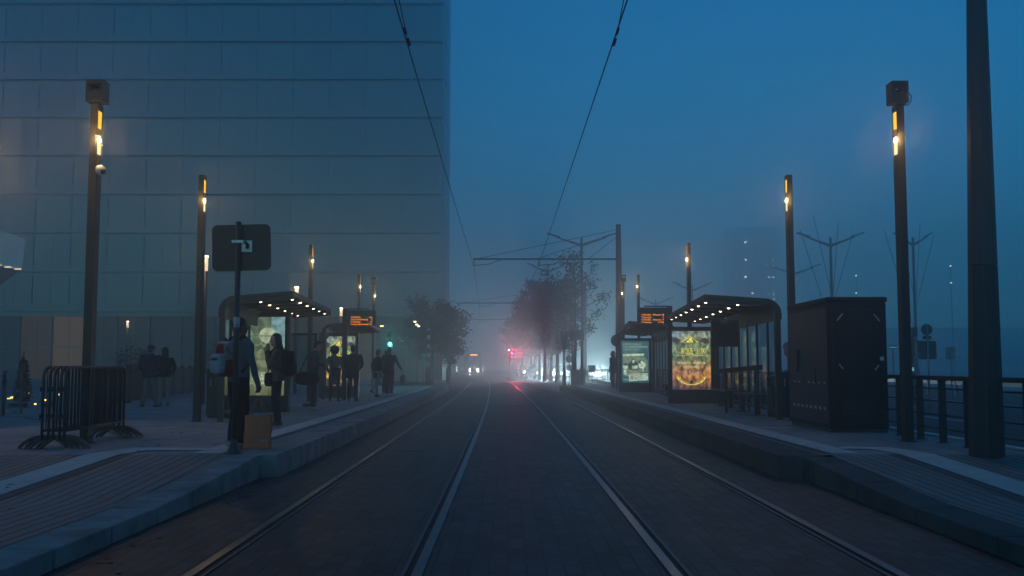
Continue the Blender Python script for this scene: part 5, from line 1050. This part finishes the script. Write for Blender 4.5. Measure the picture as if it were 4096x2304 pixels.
# ---------------------------------------------------------------- cars with headlights behind the trees
CARP = mat('car_paint', (.05, .055, .06), .3, .5, var=.05)
def car(px, Y, rot, lab, w=1):
    p = AT(px, 1463, Y); t = thing('car', lab, 'car', (p.x, Y, .0), R(rot), 'cars with headlights behind the trees'); b = MB()
    def s(y, hw, z0, z1): return [(-hw, y, z0), (-hw, y, (z0+z1)/2), (-hw*.86, y, z1), (hw*.86, y, z1), (hw, y, (z0+z1)/2), (hw, y, z0)]
    b.rings([s(0, .72, .35, .62), s(.15, .84, .25, .78), s(1.2, .88, .22, .95), s(2.2, .88, .22, .98), s(4.2, .84, .25, .95), s(4.4, .74, .35, .8)], 0, True); b.build('body', CARP, t)
    b = MB(); b.rings([s(1.15, .78, .9, .96), s(1.85, .70, .92, 1.42), s(3.2, .68, .92, 1.44), s(4.0, .74, .9, .98)], 0, True); b.build('cabin', TRG, t)
    for sx in (-1, 1):
        MB().ell((sx*.62, -.0, .64), (.16, .06, .08)).build('headlight', emi('car_headlight', (.88, .96, 1), 26), t)
        for y in (.85, 3.5): MB().tube([(sx*.74, y, .32), (sx*.9, y, .32)], .32, 16).build('wheel', RUBBER, t)
    MB().box(-.26, .26, -.035, -.015, .42, .53).build('number_plate', WHITEP, t); lamp('lamp_glow', (0, -.45, .7), (.62, .93, 1), CARW*w, .08, t, spot=(76, aim(-.22, -1, .16)))
    return t
car(2392, 96, 8, 'car with bright headlights by the distant railing', 90); car(2274, 100, 14, 'car with headlights behind the round sign', 45); car(2176, 104, 16, 'car with bluish headlights between the tree trunks', 110); car(2118, 122, 10, 'farthest car with a dim orange light, left in the tree row', 16)
for x, lab in ((1, 'low railing in front of the distant headlights'), (2, 'second railing farther right by the dark standing figure')):
    p = AT(2318 if x == 1 else 2405, 1463, 72 if x == 1 else 84); L = 3.2 if x == 1 else 1.6; t = thing('barrier_railing', lab, 'railing', (p.x, p.y, .1)); b = MB(); b.box(0, L, -.03, .03, .95, 1.02); b.box(0, L, -.03, .03, .25, .3); b.build('rails', STEEL2, t); b = MB()
    for k in range(int(L/.18)): b.box(k*.18, k*.18+.05, -.02, .02, .3, .95)
    b.build('bars', STEEL2, t)
    for xx in (0, L): MB().box(xx-.04, xx+.04, -.04, .04, 0, 1.05).build('railing_post', STEEL2, t)
p = AT(2367, 1463, 78); t = thing('control_box', 'grey box standing on the railing before the bright headlights', 'cabinet', (p.x, 77.9, .1)); MB().box(-.26, .26, -.2, .1, .75, 1.35).build('box', SGN, t, bevel=.01); MB().box(-.06, .06, -.06, .06, 0, .75).build('post', STEEL2, t)
# ---------------------------------------------------------------- tower with scattered lit windows, low buildings far right
t = thing('tower_building', 'tower lost in fog at the right, showing only scattered lit windows', 'building', (0, 330, 0)); x0 = AT(2930, 1463, 330).x; x1 = AT(3120, 1463, 330).x
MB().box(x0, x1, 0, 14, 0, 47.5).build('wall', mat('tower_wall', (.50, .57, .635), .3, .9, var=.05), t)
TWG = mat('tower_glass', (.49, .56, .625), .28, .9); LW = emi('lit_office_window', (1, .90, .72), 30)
dots = [(173, 363), (180, 514), (175, 663), (235, 804), (413, 515), (415, 561), (417, 667), (365, 811), (420, 815), (423, 851), (126, 683), (376, 663), (367, 217)]
for i, (x, y) in enumerate(dots):
    p = AT(2900+x/2.154, 800+y/2.154, 330); ww = .27 if i in (0, 1, 2, 3, 7) else .13; MB().box(p.x-ww, p.x+ww, -.06, -.01, p.z-.07, p.z+.07).build('lit_window', LW, t)
for k in range(12): MB().box(x0+.3, x1-.3, -.03, .0, 3+k*3.4, 4.6+k*3.4).build('window_band', TWG, t)
MLW = emi('pale_dot', (1, .95, .85), 2.5)
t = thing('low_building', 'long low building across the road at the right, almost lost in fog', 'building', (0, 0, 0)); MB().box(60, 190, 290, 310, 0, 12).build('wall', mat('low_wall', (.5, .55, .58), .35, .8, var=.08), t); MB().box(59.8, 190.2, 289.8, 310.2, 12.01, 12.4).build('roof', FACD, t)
for k in range(8): MB().box(62+k*15, 74+k*15, 289.93, 289.99, 1.2, 4.2).build('window', WIND, t)
for i, (x, y) in enumerate(((1130, 651), (1130, 801), (1942, 568), (1948, 713))):
    p = AT(2900+x/2.154, 800+y/2.154, 120); t = thing('mast_light', ('pale dot of light high over the dark cabinet', 'lower pale dot of light over the dark cabinet', 'upper pale dot of light left of the thick mast', 'lower pale dot of light left of the thick mast')[i], 'light', (p.x, 120, 0), 0, 'tiny lights on unseen poles'); MB().ell((0, 0, p.z), (.09, .09, .06), 0, 8, 6).build('bulb', MLW, t); MB().tube([(0, 0, 0), (0, 0, p.z-.06)], .035, 6).build('pole', STEEL2, t)
t = thing('guard_rail', 'long guard rail along the far side of the road at the right', 'railing', (20, 0, 0)); MB().box(-.04, .04, 20, 80, .55, .8).build('rail', GALV, t); b = MB()
for k in range(20): b.box(-.05, .05, 21+3*k, 21.1+3*k, 0, .75)
b.build('posts', STEEL2, t)
